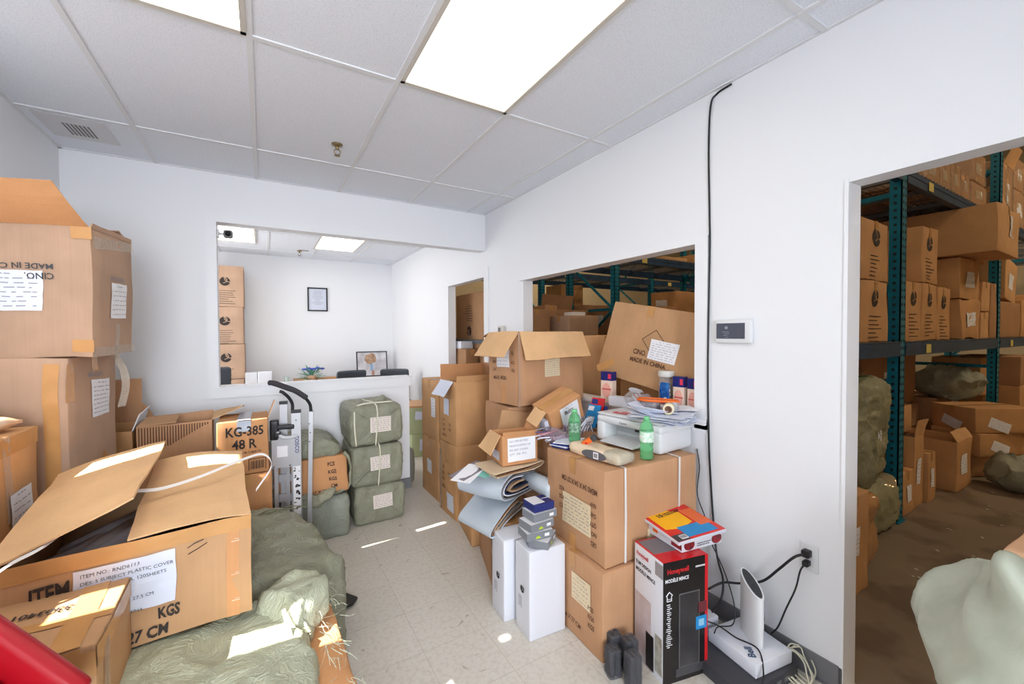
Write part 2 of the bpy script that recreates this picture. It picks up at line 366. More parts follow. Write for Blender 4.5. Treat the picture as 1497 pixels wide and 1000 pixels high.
    def flap(s, face, ang, ln, m=None, inset=.004, taper=0, x0=0, x1=None, twist=0, label=None, curl=0):
        """ang 0 lies closed, 90 upright, 270 hangs down outside"""
        Wd = s.w if face in 'FB' else s.d; x1 = Wd if x1 is None else x1
        M = face_matrix(s.w, s.d, s.h, face); b = MB(); b.T = M; n = 6; vs = []
        for j in range(n + 1):
            t = j / n
            for i in range(n + 1):
                q = i / n; a = R(ang + twist * (q - .5) * 2 * t + curl * t)
                x = x0 + inset + taper * t + (x1 - x0 - 2 * inset - 2 * taper * t) * q
                for sg in (0, 1):
                    vs.append((x, s.h + ln * t * math.sin(a) + (.0025 * math.cos(a) if sg else -.0025 * math.cos(a)), -ln * t * math.cos(a) + (.0025 * math.sin(a) if sg else -.0025 * math.sin(a))))
        N = (n + 1) * 2; fs = []
        for j in range(n):
            for i in range(n):
                a = j * N + i * 2; fs += [(a, a + 2, a + N + 2, a + N), (a + 1, a + N + 1, a + N + 3, a + 3)]
            a = j * N; fs.append((a, a + N, a + N + 1, a + 1)); a += 2 * n; fs.append((a, a + 1, a + N + 1, a + N))
        for i in range(n): a = i * 2; fs.append((a, a + 1, a + 3, a + 2)); a += n * N; fs.append((a, a + 2, a + 3, a + 1))
        b._add(vs, fs); b.warp(s.wf); o = b.build('flap', m or s.m, s.root, label=label); return o
    def strap(s, axis, pos, m=None, wd=.012):
        """band round the carton; axis 'x' band lies in the plane x=pos, 'y' in the plane y=pos"""
        w, d, h = s.w, s.d, s.h; e = .004
        if axis == 'y': P = [(-w / 2 - e, pos, 0), (-w / 2 - e, pos, h / 2), (-w / 2 - e, pos, h + e), (-w / 6, pos, h + e), (w / 6, pos, h + e), (w / 2 + e, pos, h + e), (w / 2 + e, pos, h / 2), (w / 2 + e, pos, 0)]; W = (0, wd / 2, 0)
        else: P = [(pos, -d / 2 - e, 0), (pos, -d / 2 - e, h / 2), (pos, -d / 2 - e, h + e), (pos, 0, h + e), (pos, d / 2 + e, h + e), (pos, d / 2 + e, h / 2), (pos, d / 2 + e, 0)]; W = (wd / 2, 0, 0)
        b = MB().ribbon(P, W, .001); b.warp(s.wf); return b.build('strap', m or STRAP, s.root)

def bale(name, label, loc, dims, rz=0, m=None, group=None, r=.05, bulge=.02, wr=.012, seed=0, n=34, sag=None, cat='bale'):
    """soft bale wrapped in woven plastic"""
    root = thing(name, label, cat, loc, rz, group); w, d, h = dims; off = Vector((seed * 5.1, seed * 2.7, seed * 3.3))
    def fn(p):
        u, v, t = p.x / (w / 2), p.y / (d / 2), (p.z - h / 2) / (h / 2)
        k = bulge * (1 - min(1, u * u)) * (1 - min(1, v * v)) if abs(t) > .9 else bulge * (1 - min(1, t * t)) * .8
        dirn = Vector((u if abs(u) > .85 else 0, v if abs(v) > .85 else 0, t if t > .85 else 0))
        q = p + dirn * k
        a = nvec(p * 3.2 + off) * wr * 1.6
        rg = (1 - abs(noise.noise(p * 9 + off))) ** 3; rg2 = (1 - abs(noise.noise(p * 21 + off * 2))) ** 4
        outv = Vector((u, v, t)).normalized()
        q = q + a + outv * (rg * wr + rg2 * wr * .45)
        if q.z < .004: q.z = max(0, q.z * .2)
        return sag(q) if sag else q
    root['h'] = h
    body = MB().rbox(w, d, h, r, (n, n, max(8, int(n * h / w))), fn=fn, rs=4).build('wrapping', m or SAGE, root, True)
    del root['h']
    return root, fn
def face_label(root, dims, face, x, y, W, H, rot=0, m=None, seed=1, off=.02, ink=None):
    w, d, h = dims; M = face_matrix(w, d, h, face) @ Matrix.Translation((x, y, off)) @ Matrix.Rotation(R(rot), 4, 'Z')
    b = MB(); b.T = M; b.box((W / 2, H / 2, 0), (W, H, .0012)); rnd = random.Random(seed)
    for k in range(7):
        y0 = H * (.1 + .8 * k / 6); x0 = W * .08
        while x0 < W * .9:
            l = W * rnd.uniform(.03, .14); b._add([(x0, y0, .001), (x0 + l, y0, .001), (x0 + l, y0 + H * .03, .001), (x0, y0 + H * .03, .001)], [(0, 1, 2, 3)], 1); x0 += l + W * rnd.uniform(.03, .09)
    return b.build('shipping_label', [m or PAPER, ink or INKG], root)
def cable(name, label, pts, r=.003, m=None, cat='cable', n=6, sub=6, group=None):
    return tag(MB().tube(spline(pts, sub), r, n).build(name, m or BLACK_P, smooth=True), label, cat, group)
def spline(pts, sub=6):
    P = [Vector(p) for p in pts]; P = [P[0] * 2 - P[1]] + P + [P[-1] * 2 - P[-2]]; out = []
    for i in range(1, len(P) - 2):
        a, b, c, d = P[i - 1:i + 3]
        for k in range(sub):
            t = k / sub; out.append(.5 * ((2 * b) + (c - a) * t + (2 * a - 5 * b + 4 * c - d) * t * t + (3 * b - a - 3 * c + d) * t ** 3))
    return out + [P[-2]]

# ------------------------------------------------------------------ the rooms
def speckle(name, rgb, dark, scale, thr, rough, bump=.1, big=.05):
    m = bpy.data.materials.new(name); m.use_nodes = True; nt = m.node_tree; b = nt.nodes['Principled BSDF']; L = nt.links.new
    tc = nt.nodes.new('ShaderNodeTexCoord'); n = nt.nodes.new('ShaderNodeTexNoise'); n.inputs['Scale'].default_value = scale; n.inputs['Detail'].default_value = 3; L(tc.outputs['Object'], n.inputs[0])
    r = nt.nodes.new('ShaderNodeValToRGB'); r.color_ramp.elements[0].position = thr; r.color_ramp.elements[1].position = thr + .12
    r.color_ramp.elements[0].color = (*lin(dark), 1); r.color_ramp.elements[1].color = (*lin(rgb), 1); L(n.outputs[0], r.inputs[0])
    n2 = nt.nodes.new('ShaderNodeTexNoise'); n2.inputs['Scale'].default_value = 1.7; n2.inputs['Detail'].default_value = 6; L(tc.outputs['Object'], n2.inputs[0])
    mr = nt.nodes.new('ShaderNodeMapRange'); mr.inputs[3].default_value = 1 - big; mr.inputs[4].default_value = 1 + big; L(n2.outputs[0], mr.inputs[0])
    mx = nt.nodes.new('ShaderNodeMix'); mx.data_type = 'RGBA'; mx.blend_type = 'MULTIPLY'; mx.inputs[0].default_value = 1; L(r.outputs[0], mx.inputs[6]); L(mr.outputs[0], mx.inputs[7]); L(mx.outputs[2], b.inputs['Base Color'])
    bp = nt.nodes.new('ShaderNodeBump'); bp.inputs['Strength'].default_value = bump; bp.inputs['Distance'].default_value = .004; L(n.outputs[0], bp.inputs['Height']); L(bp.outputs[0], b.inputs['Normal'])
    b.inputs['Roughness'].default_value = rough; return m, nt, b
TILE = speckle('acoustic_tile', (238, 242, 250), (216, 219, 226), 210, .34, .9, .18, .02)[0]
VCT, nt, bs_ = speckle('vinyl_floor_tile', (216, 210, 199), (208, 201, 189), 48, .40, .38, .02, .07)
# faint joints between 305 mm tiles and a scatter of scuffs
L_ = nt.links.new; tc = nt.nodes.new('ShaderNodeTexCoord'); br = nt.nodes.new('ShaderNodeTexBrick'); br.offset = 0
br.inputs['Scale'].default_value = 1; br.inputs['Brick Width'].default_value = .305; br.inputs['Row Height'].default_value = .305; br.inputs['Mortar Size'].default_value = .0016; br.inputs['Mortar Smooth'].default_value = .6
br.inputs['Color1'].default_value = (1, 1, 1, 1); br.inputs['Color2'].default_value = (.96, .96, .96, 1); br.inputs['Mortar'].default_value = (.72, .69, .65, 1); L_(tc.outputs['Object'], br.inputs[0])
sc_ = nt.nodes.new('ShaderNodeTexNoise'); sc_.inputs['Scale'].default_value = 6; sc_.inputs['Detail'].default_value = 9; sc_.inputs['Distortion'].default_value = 3; L_(tc.outputs['Object'], sc_.inputs[0])
sr = nt.nodes.new('ShaderNodeValToRGB'); sr.color_ramp.elements[0].position = .26; sr.color_ramp.elements[1].position = .33; sr.color_ramp.elements[0].color = (.66, .61, .56, 1); L_(sc_.outputs[0], sr.inputs[0])
base = bs_.inputs['Base Color'].links[0].from_socket
m1 = nt.nodes.new('ShaderNodeMix'); m1.data_type = 'RGBA'; m1.blend_type = 'MULTIPLY'; m1.inputs[0].default_value = 1; L_(base, m1.inputs[6]); L_(br.outputs[0], m1.inputs[7])
m2 = nt.nodes.new('ShaderNodeMix'); m2.data_type = 'RGBA'; m2.blend_type = 'MULTIPLY'; m2.inputs[0].default_value = 1; L_(m1.outputs[2], m2.inputs[6]); L_(sr.outputs[0], m2.inputs[7]); L_(m2.outputs[2], bs_.inputs['Base Color'])
CONC, nt, bs_ = speckle('warehouse_concrete', (128, 112, 94), (104, 88, 72), 3.2, .38, .5, .08, .25)

struct('floor', MB().span((LX - .1, FY - .1, -.1), (WX + .1, BY, 0)).span((-2.1, BY, -.1), (WX + .1, BRY + .1, 0)), VCT)
struct('floor_warehouse', MB().span((WX + .1, -5, -.1), (13, 9.6, -.002)), CONC)
struct('ceiling', MB().span((LX - .1, FY - .1, CEIL), (WX + .1, BY + .06, CEIL + .03)).span((-2.1, BY + .06, CEIL), (WX + .1, BRY + .1, CEIL + .03)), TILE)
g = MB(); GX = .5758; GY = 3.2659; P_ = .6096; zt = CEIL - .004
gridm = mat('ceiling_grid_metal', (228, 229, 232), .45)
for k in range(-3, 3):
    x = GX + k * P_
    if LX < x < WX: g.span((x - .012, FY, zt - .003), (x + .012, BY, CEIL))
for j in range(5):
    y = GY - j * 2 * P_
    if y > FY: g.span((LX, y - .012, zt - .002), (WX, y + .012, CEIL))
for a, b in (((LX, FY, 0), (LX + .018, BY, 0)), ((WX - .018, FY, 0), (WX, BY, 0)), ((LX, BY - .018, 0), (WX, BY, 0))): g.span((a[0], a[1], CEIL - .005), (b[0], b[1], CEIL))
for k in range(-6, 5):                                      # grid of the back office ceiling
    x = GX + .1 + k * P_
    if -2 < x < WX: g.span((x - .012, 4.0, zt - .003), (x + .012, BRY, CEIL))
for y in (4.6, 5.82, 7.04): g.span((-2, y - .012, zt - .002), (WX, y + .012, CEIL))
struct('trim_1', g, gridm)

# walls
b = MB()                                                     # right wall: two doorways and the pass-through opening
T0, T1 = WX, WX + .1
b.span((T0, FY - .1, 0), (T1, -.35, 5.6)).span((T0, -.35, 2.05), (T1, .756, 5.6)).span((T0, .756, 0), (T1, 1.418, 5.6)).span((T0, 1.418, 0), (T1, 3.145, 1.0)).span((T0, 1.418, 1.93), (T1, 3.145, 5.6))
b.span((T0, 3.145, 0), (T1, 3.923, 5.6)).span((T0, 3.923, 2.05), (T1, 4.906, 5.6)).span((T0, 4.906, 0), (T1, 9.6, 5.6)).span((T0, -5, 0), (T1, FY - .1, 5.6))
struct('wall_right', b, WALL)
b = MB()                                                     # left wall, with unseen slits shaped to cast the sun patches
def slit_wall(b, x0, x1, y0, y1, z0, z1, holes):
    """wall slab with rectangular holes (ya,yb,za,zb) that do not overlap in y"""
    y = y0
    for ya, yb, za, zb in sorted(holes):
        b.span((x0, y, z0), (x1, ya, z1)); b.span((x0, ya, z0), (x1, yb, za)); b.span((x0, ya, zb), (x1, yb, z1)); y = yb
    b.span((x0, y, z0), (x1, y1, z1))
slit_wall(b, LX - .012, LX, FY - .1, BY, 0, CEIL + .03, [(1.465, 1.58, 1.385, 1.80), (1.645, 1.675, 2.09, 2.14), (2.14, 2.25, 1.38, 1.95), (2.86, 3.0, 1.70, 2.33)])
for P in ([(2.86, 1.70), (2.905, 1.70), (2.945, 2.33), (2.86, 2.33)], [(2.932, 1.70), (3.0, 1.70), (3.0, 2.33), (2.972, 2.33)]): b.slab([(LX - .012, y, z) for y, z in P], (1, 0, 0), .012)  # slabs added to leave a slanted gap for the floor's sun strip
struct('wall_left', b, WALL)
b = MB().span((LX - .1, FY - .1, 0), (-.95, FY, CEIL)).span((.45, FY - .1, 0), (WX, FY, CEIL)).span((-.95, FY - .1, 0), (.45, FY, .6)).span((-.95, FY - .1, 2.3), (.45, FY, CEIL))
struct('wall_front', b, WALL)
WL, HZ, SZ, HX = -.298, 2.315, 1.061, 1.174
b = MB().span((-2.1, BY, 0), (WL, BY + .12, CEIL)).span((WL, BY, 0), (HX, BY + .12, SZ - .012)).span((WL, BY, HZ), (WX, BY + .12, CEIL))
struct('wall_back', b, WALL)
b = MB().span((-2.1, BRY, 0), (WX, BRY + .1, CEIL)); struct('wall_back_office', b, WALL)
b = MB().span((-2.1, BY + .12, 0), (-2.0, BRY, CEIL)); struct('wall_left_back_office', b, WALL)
WHM = mat('warehouse_wall', (212, 196, 164), .8, var=.05, vscale=2)
struct('wall_warehouse_rear', MB().span((WX + .1, 9.5, 0), (13, 9.6, 5.6)), WHM)
struct('wall_warehouse_side', MB().span((12.9, -5, 0), (13, 9.5, 5.6)), WHM)
struct('wall_warehouse_front', MB().span((WX + .1, -5, 0), (13, -4.9, 5.6)), WHM)
b = MB().span((LX - .12, FY - .1, CEIL + .2), (WX, BY, CEIL + .25)).span((-2.1, BY, CEIL + .2), (WX, 9.6, CEIL + .25)).span((WX, -5, 5.6), (13, 9.6, 5.7))
struct('ceiling_warehouse', b, mat('roof_deck', (92, 88, 84), .8))
# casings, caps, reveals, baseboards
b = MB().span((WL - .068, BY - .014, SZ - .088), (HX + .012, BY, SZ - .012)).span((WL - .068, BY - .014, SZ - .012), (WL, BY, HZ + .06)).span((WL - .02, BY - .022, SZ - .012), (HX + .02, BY + .14, SZ)).span((WL - .068, BY - .010, HZ), (HX, BY, HZ + .06))
struct('trim_2', b, TRIMM)
b = MB().span((WX - .012, 1.345, .95), (WX, 1.418, 1.965)).span((WX - .012, 1.418, 1.93), (WX, 3.2, 1.965)).span((WX - .03, 1.345, .975), (T1, 3.16, 1.003)).span((WX - .012, 1.345, .93), (WX, 3.16, .975))
struct('trim_3', b, TRIMM)
struct('trim_4', MB().span((WX - .016, 3.80, 1.0), (WX, 3.835, 2.14)), TRIMM)
b = MB().span((WX - .006, .742, 0), (T1 + .004, .756, 2.06)); struct('trim_5', b, TRIMM)
b = MB().span((WX - .006, .756, 0), (WX, 3.923, .1)).span((WX - .006, .745, 0), (T1 + .006, .757, .1)).span((WX - .02, .756, 0), (WX, 1.9, .006)); struct('baseboard_right', b, BASEM)
b = MB().span((LX, BY - .006, 0), (HX + .008, BY, .1)).span((HX, BY, 0), (HX + .008, BY + .12, .1)); struct('baseboard_back', b, BASEM)
struct('baseboard_back_office', MB().span((WX - .006, 4.906, 0), (WX, BRY, .1)).span((-2, BRY - .006, 0), (WX, BRY, .1)), BASEM)
# unseen front window, opening shaped to narrow the daylight: frame, mullions, glass
b = MB().span((-.95, FY - .08, .6), (-.90, FY - .02, 2.3)).span((.40, FY - .08, .6), (.45, FY - .02, 2.3)).span((-.95, FY - .08, .6), (.45, FY - .02, .65)).span((-.95, FY - .08, 2.25), (.45, FY - .02, 2.3)).span((-.27, FY - .08, .6), (-.23, FY - .02, 2.3))
wf_ = struct('window_1', b, TRIMM)
# sprinkler heads, vent, ceiling lights
def ceiling_light(x0, x1, y0, y1, label, p, strength=7):
    t = thing('ceiling_light', label, 'ceiling light', ((x0 + x1) / 2, (y0 + y1) / 2, CEIL), group='recessed ceiling lights'); W, D = x1 - x0 - .02, y1 - y0 - .02
    b = MB()
    for a, c in (((-W / 2, -D / 2), (W / 2, -D / 2 + .02)), ((-W / 2, D / 2 - .02), (W / 2, D / 2)), ((-W / 2, -D / 2), (-W / 2 + .02, D / 2)), ((W / 2 - .02, -D / 2), (W / 2, D / 2))): b.span((a[0], a[1], -.012), (c[0], c[1], -.002))
    b.build('frame', mat('light_frame', (206, 200, 190), .5), t)
    n = 'lit_diffuser_%d' % int(strength * 10)
    m = mat(n, (255, 247, 232), .5)
    nt = m.node_tree; bs = nt.nodes['Principled BSDF']; bs.inputs['Emission Color'].default_value = (1, .93, .80, 1); bs.inputs['Emission Strength'].default_value = strength
    MB().span((-W / 2 + .02, -D / 2 + .02, -.007), (W / 2 - .02, D / 2 - .02, -.003)).build('diffuser', m, t)
ceiling_light(GX, GX + P_, GY - 4 * P_, GY - 2 * P_, 'large glowing ceiling light nearest the right wall, at the top centre of the photo', 1, 1.7)
ceiling_light(GX - 2 * P_, GX - P_, GY - 4 * P_, GY - 2 * P_, 'glowing ceiling light cut off at the top left of the photo', 1, 4)
ceiling_light(GX + .04, GX + P_, 5.40, 6.60, 'glowing ceiling light in the middle of the back office ceiling', 1, 3)
ceiling_light(GX - 2 * P_, GX - P_ - .02, 5.40, 6.60, 'glowing ceiling light behind the security camera in the back office', 1, 3)
BRASS = mat('brass', (150, 132, 98), .35, .8)
def sprinkler(x, y, label, plate=None):
    t = thing('sprinkler_head', label, 'sprinkler', (x, y, CEIL), group='ceiling sprinklers')
    MB().lathe([(.034, -.001), (.033, -.008), (.02, -.014)], n=20).build('escutcheon', BRASS, t, True)
    b = MB().lathe([(.011, -.01), (.011, -.034), (.008, -.036)], n=12)
    for sx in (-1, 1): b.tube([(sx * .008, 0, -.034), (sx * .02, 0, -.045), (sx * .017, 0, -.06), (0, 0, -.072)], .003, 6)
    b.build('frame', BRASS, t, True)
    b = MB().lathe([(.006, -.07), (.018, -.072), (.02, -.075), (.0, -.076)], n=12)
    b.build('deflector', BRASS, t)
    if plate: MB().box((.05, -.06, -.003), (.13, .05, .004)).build('stained_plate', mat('stain', (150, 140, 128), .7), t)
sprinkler(.426, 2.92, 'brass sprinkler head hanging from the front room ceiling')
sprinkler(.47, 6.9, 'sprinkler head in the back office ceiling, above the framed certificate', True)
t = thing('ceiling_vent', 'small dusty return vent in the ceiling corner tile at upper left', 'vent', (-.93, 3.47, CEIL))
b = MB().box((0, 0, -.003), (.3, .34, .005)); b.build('plate', mat('vent_white', (216, 216, 218), .5), t)
b = MB()
for k in range(7): b.box((-.05 + k * .018, .02, -.006), (.009, .17, .002))
b.build('louvre', mat('dusty_grey', (128, 126, 126), .8), t)

# ============================================================ left side of the front room
# hidden-support cartons are real: the stack stands on the floor
c = Carton('cardboard_box', 'closed brown carton at floor level under the tall left stack', (-.891, 2.69, 0), (.42, .42, .36), -7.5, CB_PINK)
c = Carton('cardboard_box', 'brown carton second from the floor in the tall left stack', (-.891, 2.69, .361), (.42, .42, .36), -7.5, CB_PINK)
c = Carton('cardboard_box', 'tall rosy brown carton under the open-flapped one at far left, label on its side', (-.891, 2.695, .722), (.42, .42, .643), -7.5, CB_PINK, crush=.008)
c.label('R', .17, .36, .17, .17, 0, PAPER, 8, ink=INKG); c.marks('R', [('MEAS 02012', .15, .545, .028, 0)], INKG); c.marks('R', [('.. -', .21, .60, .02, 0)], INKG)
c.strip('F', .37, .62, .37, .05, .05); c.strip('R', .02, .62, .02, .45, .06); c.strip('R', .02, .08, .4, .11, .05); c.strip('R', .22, .10, .30, .17, .05)
b = MB().ribbon(spline([(.20, .22, .64), (.235, .225, .56), (.245, .22, .47), (.23, .21, .37)]), (.012, .012, 0), .0008); b.build('loose_tape', TAPE_C, c.root)
c = Carton('cardboard_box', 'large upturned carton at the top left with its front flap raised', (-.823, 2.671, 1.37), (.45, .37, .55), -9, CB_PINK, open_top=True, crush=.008)
c.flap('F', 140, .19, CB_OR, taper=.055, curl=-8); c.flap('R', 100, .02, taper=.01); c.flap('B', 20, .12); c.flap('L', 200, .10)
c.marks('F', [('MADE IN CHINA', .33, .385, .032, 180, 1.0, .8), ('CINO.', .33, .345, .036, 180, .9, .8)], DGREY)
c.label('F', .02, .19, .275, .165, 0, PAPER_B, 8, ink=INKG); c.label('R', .15, .17, .15, .165, 0, PAPER, 7); c.marks('R', [('NO 0201205', .14, .345, .03, 0)], INKG)
for q in ((.42, .50, .09, 90), (.42, .02, .08, 90)): c.strip('F', q[0], q[1], q[0], q[1] + .05, .07)
c.strip('F', .04, .0, .04, .09, .05); c.strip('R', .02, .49, .38, .53, .05, TAPE_C, 'clear_tape'); c.strip('R', .0, .02, .39, .02, .04, TAPE_C, 'clear_tape'); c.strip('R', .20, .0, .23, .14, .045, TAPE_C, 'clear_tape')
# open carton in the left back corner
c = Carton('cardboard_box', 'brown carton at floor level in the left back corner', (-.86, 3.3, 0), (.40, .36, .46), 0, CB_TAN)
c = Carton('cardboard_box', 'half-hidden open carton in the left back corner with a raised slanting flap', (-.86, 3.3, .462), (.40, .36, .45), 3, CB_GOLD, open_top=True)
c.flap('B', 84, .27, CB, taper=.0, twist=-10); c.flap('R', 110, .10, PAPER, label='white-faced flap'); c.strip('F', .3, .3, .4, .3, .06); c.strip('F', .33, .24, .4, .24, .05)
b = MB().slab([(-.20, .19, .44), (.25, .19, .47), (.22, .19, .54), (.03, .2, .72), (-.2, .2, .72)], (0, 1, 0), .006); b.build('torn_panel', CB, c.root)
# carton with label and pillow packs on it at far left
c = Carton('cardboard_box', 'taped carton standing at floor level at the far left edge', (-.957, 2.18, 0), (.36, .38, .6), 0, CB_TAN)
c = Carton('cardboard_box', 'taped brown carton at the left edge with two printed packs lying on it', (-.955, 2.18, .602), (.36, .38, .5), 0, CB_GOLD, crush=.006)
c.label('R', .15, .17, .16, .13, 0, PAPER, lines=5, ink=INK, off=.006)
c.strip('R', .16, .5, .16, .2, .05, TAPE_C, 'clear_tape'); c.strip('R', 0, .46, .38, .47, .06); c.strip('F', .30, .1, .34, .5, .05)
PKG = mat('printed_pack', (226, 214, 204), .35, rgb2=(196, 160, 130), vscale=9, bump=.2, bscale=14)
PKG2 = mat('printed_pack_orange', (222, 214, 206), .35, rgb2=(206, 150, 100), vscale=6, bump=.2, bscale=14)
def pillow_pack(label, loc, rz, dims, m, tilt=0):
    t = thing('soft_pack', label, 'package', loc, group='printed soft packs on the left carton', rot=(0, R(tilt), R(rz)))
    def f(p):
        u, v = p.x / (dims[0] / 2), p.y / (dims[1] / 2); k = max(.06, (1 - u ** 4) * (1 - v ** 4)) ** .6
        return Vector((p.x, p.y, dims[2] / 2 + (p.z - dims[2] / 2) * k)) + nvec(p * 14) * .004
    MB().rbox(*dims, .012, (16, 12, 4), fn=f).build('wrapper', m, t, True)
    b = MB()
    for k in range(9): b.box((-dims[0] * .3 + (k % 3) * dims[0] * .25, -dims[1] * .2 + (k // 3) * dims[1] * .15, dims[2] * .93), (dims[0] * .12, .005, .003))
    for k in range(16): b.box((dims[0] * .24 + (k % 2) * .012, -dims[1] * .34 + k * dims[1] * .043, dims[2] * .86), (.045, .0025, .003))
    b.build('printed_pattern', mat('pack_print', (150, 112, 100), .5), t)
pillow_pack('patterned white soft pack with printed stripes, nearer of two on the left carton', (-.93, 2.14, 1.105), 66, (.38, .17, .07), PKG, 0)
pillow_pack('orange and white soft pack behind the striped one on the left carton', (-1.03, 2.22, 1.105), 66, (.38, .17, .10), PKG2, 0)

# corrugated carton with torn liner, and the carton marked KG-385
c = Carton('cardboard_box', 'low carton on the floor beneath the one with torn ribbed cardboard', (-.455, 3.226, 0), (.34, .28, .45), 2, CB_TAN)
c = Carton('cardboard_box', 'brown open carton with torn ribbed edge exposed along its front top', (-.455, 3.226, .452), (.345, .30, .495), 2.2, CB, open_top=True, crush=.006)
b = MB(); b.T = c.place('F', 0, 0, 0, .002)
for k in range(26):
    x = .012 + k * .0125; top = .484; ln = .115 - .0001 * k if k < 12 else max(.012, .105 - (k - 12) * .0075)
    b.box((x, top - ln / 2, 0), (.0055, ln, .004))
b.build('exposed_fluting', FLUTE, c.root)
b = MB().slab([(0.0, -.16, .494), (.17, -.16, .50), (.17, .0, .515), (.02, .02, .512)], (0, 0, 1), .006); b.T = Matrix(); 
for v in range(len(b.v)): b.v[v] = (b.v[v][0] - .165, b.v[v][1], b.v[v][2])
b.build('folded_lid_piece', CB_TAN, c.root)
MB().rbox(.30, .24, .42, .02, (4, 4, 4), c=(0, 0, .03), fn=wob(.01, 9)).build('blue_contents', mat('blue_fabric', (108, 122, 170), .7, bump=.3, bscale=20), c.root, True)
c.flap('R', 162, .17, CB_BRIGHT, taper=.03, twist=6); c.flap('B', 90, .012)
c = Carton('cardboard_box', 'plain carton on the floor under the one marked 48 R', (-.108, 3.119, 0), (.281, .33, .618), 0, CB_OR)
c = Carton('cardboard_box', 'small orange-brown carton marked KG-385 48 R with grey tape', (-.115, 3.1, .62), (.258, .30, .325), 0, CB_OR)
c.marks('F', [('KG-385', .042, .235, .078, 0, .78, 1.2), ('48 R', .075, .158, .078, 0, .82, 1.2)], INK)
c.marks('F', [('CONTAINS 48 TUBES OF', .05, .128, .017, 0, .9)], INK, 'small_print')
b = MB(); b.T = c.place('F', .155, .02, 0, .003); b.box((.045, .07, 0), (.09, .004, .0006)); b.box((.088, .035, 0), (.004, .07, .0006)); b.box((0, .035, 0), (.004, .07, .0006))
for k in range(14): b.box((.01 + k * .005 + (k % 3) * .001, .032, 0), (.002 + .001 * (k % 2), .05, .0006))
b.warp(c.wf); b.build('bar_code', INK, c.root)
GT = mat('grey_duct_tape', (176, 182, 194), .3, .1)
c.strip('T', .135, -.002, .135, .30, .07, GT, 'grey_tape', .004); c.strip('F', .135, .26, .135, .325, .07, GT, 'grey_tape', .004)
b = MB().slab([(.128, -.1, .32), (.128, .0, .32), (.165, .0, .42), (.165, -.08, .42)], (1, 0, 0), .004); b.build('raised_flap', CB_PEACH, c.root)

# ------------------------------------------------------------ bales in the foreground
def sag1(q):
    if q.x > .25: q = q + Vector((0, 0, -.16 * (q.x - .25) * q.z))
    return q
r1, f1 = bale('bale', 'big sage-wrapped bale in the left foreground with a torn end showing cardboard', (-.285, 1.30, 0), (.80, .98, .478), 2, SAGE_L, r=.05, bulge=.012, wr=.014, seed=3, n=56, sag=sag1, group=None)
b = MB().rbox(.12, .80, .42, .015, (4, 16, 10), c=(.450, .03, .0), fn=wob(.02, 4, 5, .006, 20)); b.build('torn_carton_end', CB_OR, r1, True)
def rag(p): return p + nvec(p * 9) * .035 + nvec(p * 26) * .010
b = MB().ball((.38, .40, .47), (.11, .15, .09), 22, fn=rag); b.build('bunched_wrapping', SAGE_L, r1, True)
b = MB().ball((.41, .36, .36), (.045, .12, .17), 18, fn=rag); b.build('torn_flap_of_wrapping', SAGE, r1, True)
b = MB(); rn = random.Random(4)
for k in range(220):
    y = rn.uniform(-.40, .5); z = rn.uniform(.12, .5) if k % 3 else .48; x = .45 + rn.uniform(-.02, .06); p = [Vector((x, y, z))]
    dr = Vector((rn.uniform(-.2, 1), rn.uniform(-1, 1), rn.uniform(-1, .3))).normalized()
    for s_ in range(3): dr = (dr + Vector((rn.uniform(-.6, .6), rn.uniform(-.6, .6), rn.uniform(-.7, .2)))).normalized(); p.append(p[-1] + dr * rn.uniform(.012, .03))
    b.ribbon(p, (.0006, .0003, .0006), .0002)
o = b.build('frayed_strands', SAGE_L, r1); o['kind'] = 'stuff'
b = MB().ribbon(spline([(.34, .30, .52), (.37, .05, .43), (.40, -.1, .30)]), (.006, .004, 0), .0006); b.build('torn_strand', STRAP, r1)
r2, f2 = bale('bale', 'sage-wrapped bale behind the foreground one, dusty creased top', (-.09, 2.36, 0), (.60, .88, .455), 11, SAGE_D, r=.07, bulge=.02, wr=.017, seed=8, n=48)
b = MB(); rn = random.Random(9)
for k in range(6):
    x = -.05 + k * .05; b.tube(spline([(x, .30 - k * .01, .475), (x + .06, .28 + rn.uniform(-.02, .02), .48), (x + .14, .31 - k * .02, .472)], 4), .003, 5)
b.build('crease', mat('dusty_crease', (112, 112, 88), .9), r2)
b = MB().ball((.30, .12, .36), (.05, .12, .07), 14, fn=rag).build('folded_corner', SAGE_D, r2, True)
tag(MB().slab([(.30, 2.30, .012), (.39, 2.33, .012), (.42, 2.37, .012), (.36, 2.46, .012), (.29, 2.44, .012)], (0, 0, 1), .012).build('plastic_scrap', BLACK_P), 'black plastic scrap on the floor poking out from under the creased bale', 'scrap')

# ------------------------------------------------------------ big open carton in the foreground
def tiltup(p):
    k = min(1, max(0, (p.y + .34) / .68)); return Vector((p.x, p.y, p.z * (1 + .24 * k) if p.z > 0 else p.z))
c = Carton('cardboard_box', 'big open carton in the left foreground with a white item label on its front', (-.372, 1.985, .512), (.60, .66, .325), 4, CB_TAN, open_top=True, crush=.009, sag=tiltup)
c.marks('F', [('ITEM', .085, .215, .062, 0, .60, 1.6), ('QTY', .085, .135, .062, 0, .62, 1.6), ('KGS', .35, .066, .050, 0, .64, 1.6), ('54 X 27 CM', .195, .014, .046, 0, .80, 1.6)], INK)
c.label('F', .17, .112, .225, .165, 0, PAPER_B, text='ITEM NO.: RND6113\nDES: 5 SUBJECT PLASTIC COVER\nSPRIAL BOOK, A5, 120SHEETS\nQTY:  120  PCS\nG.W.:  20  KGS\nMEAS: 55 X 44 X 27.5 CM\n\n      MADE IN CHINA', tsize=.0145, ink=DGREY, off=.0045)
b = MB(); b.T = c.place('F', .43, .268, 18, .004)
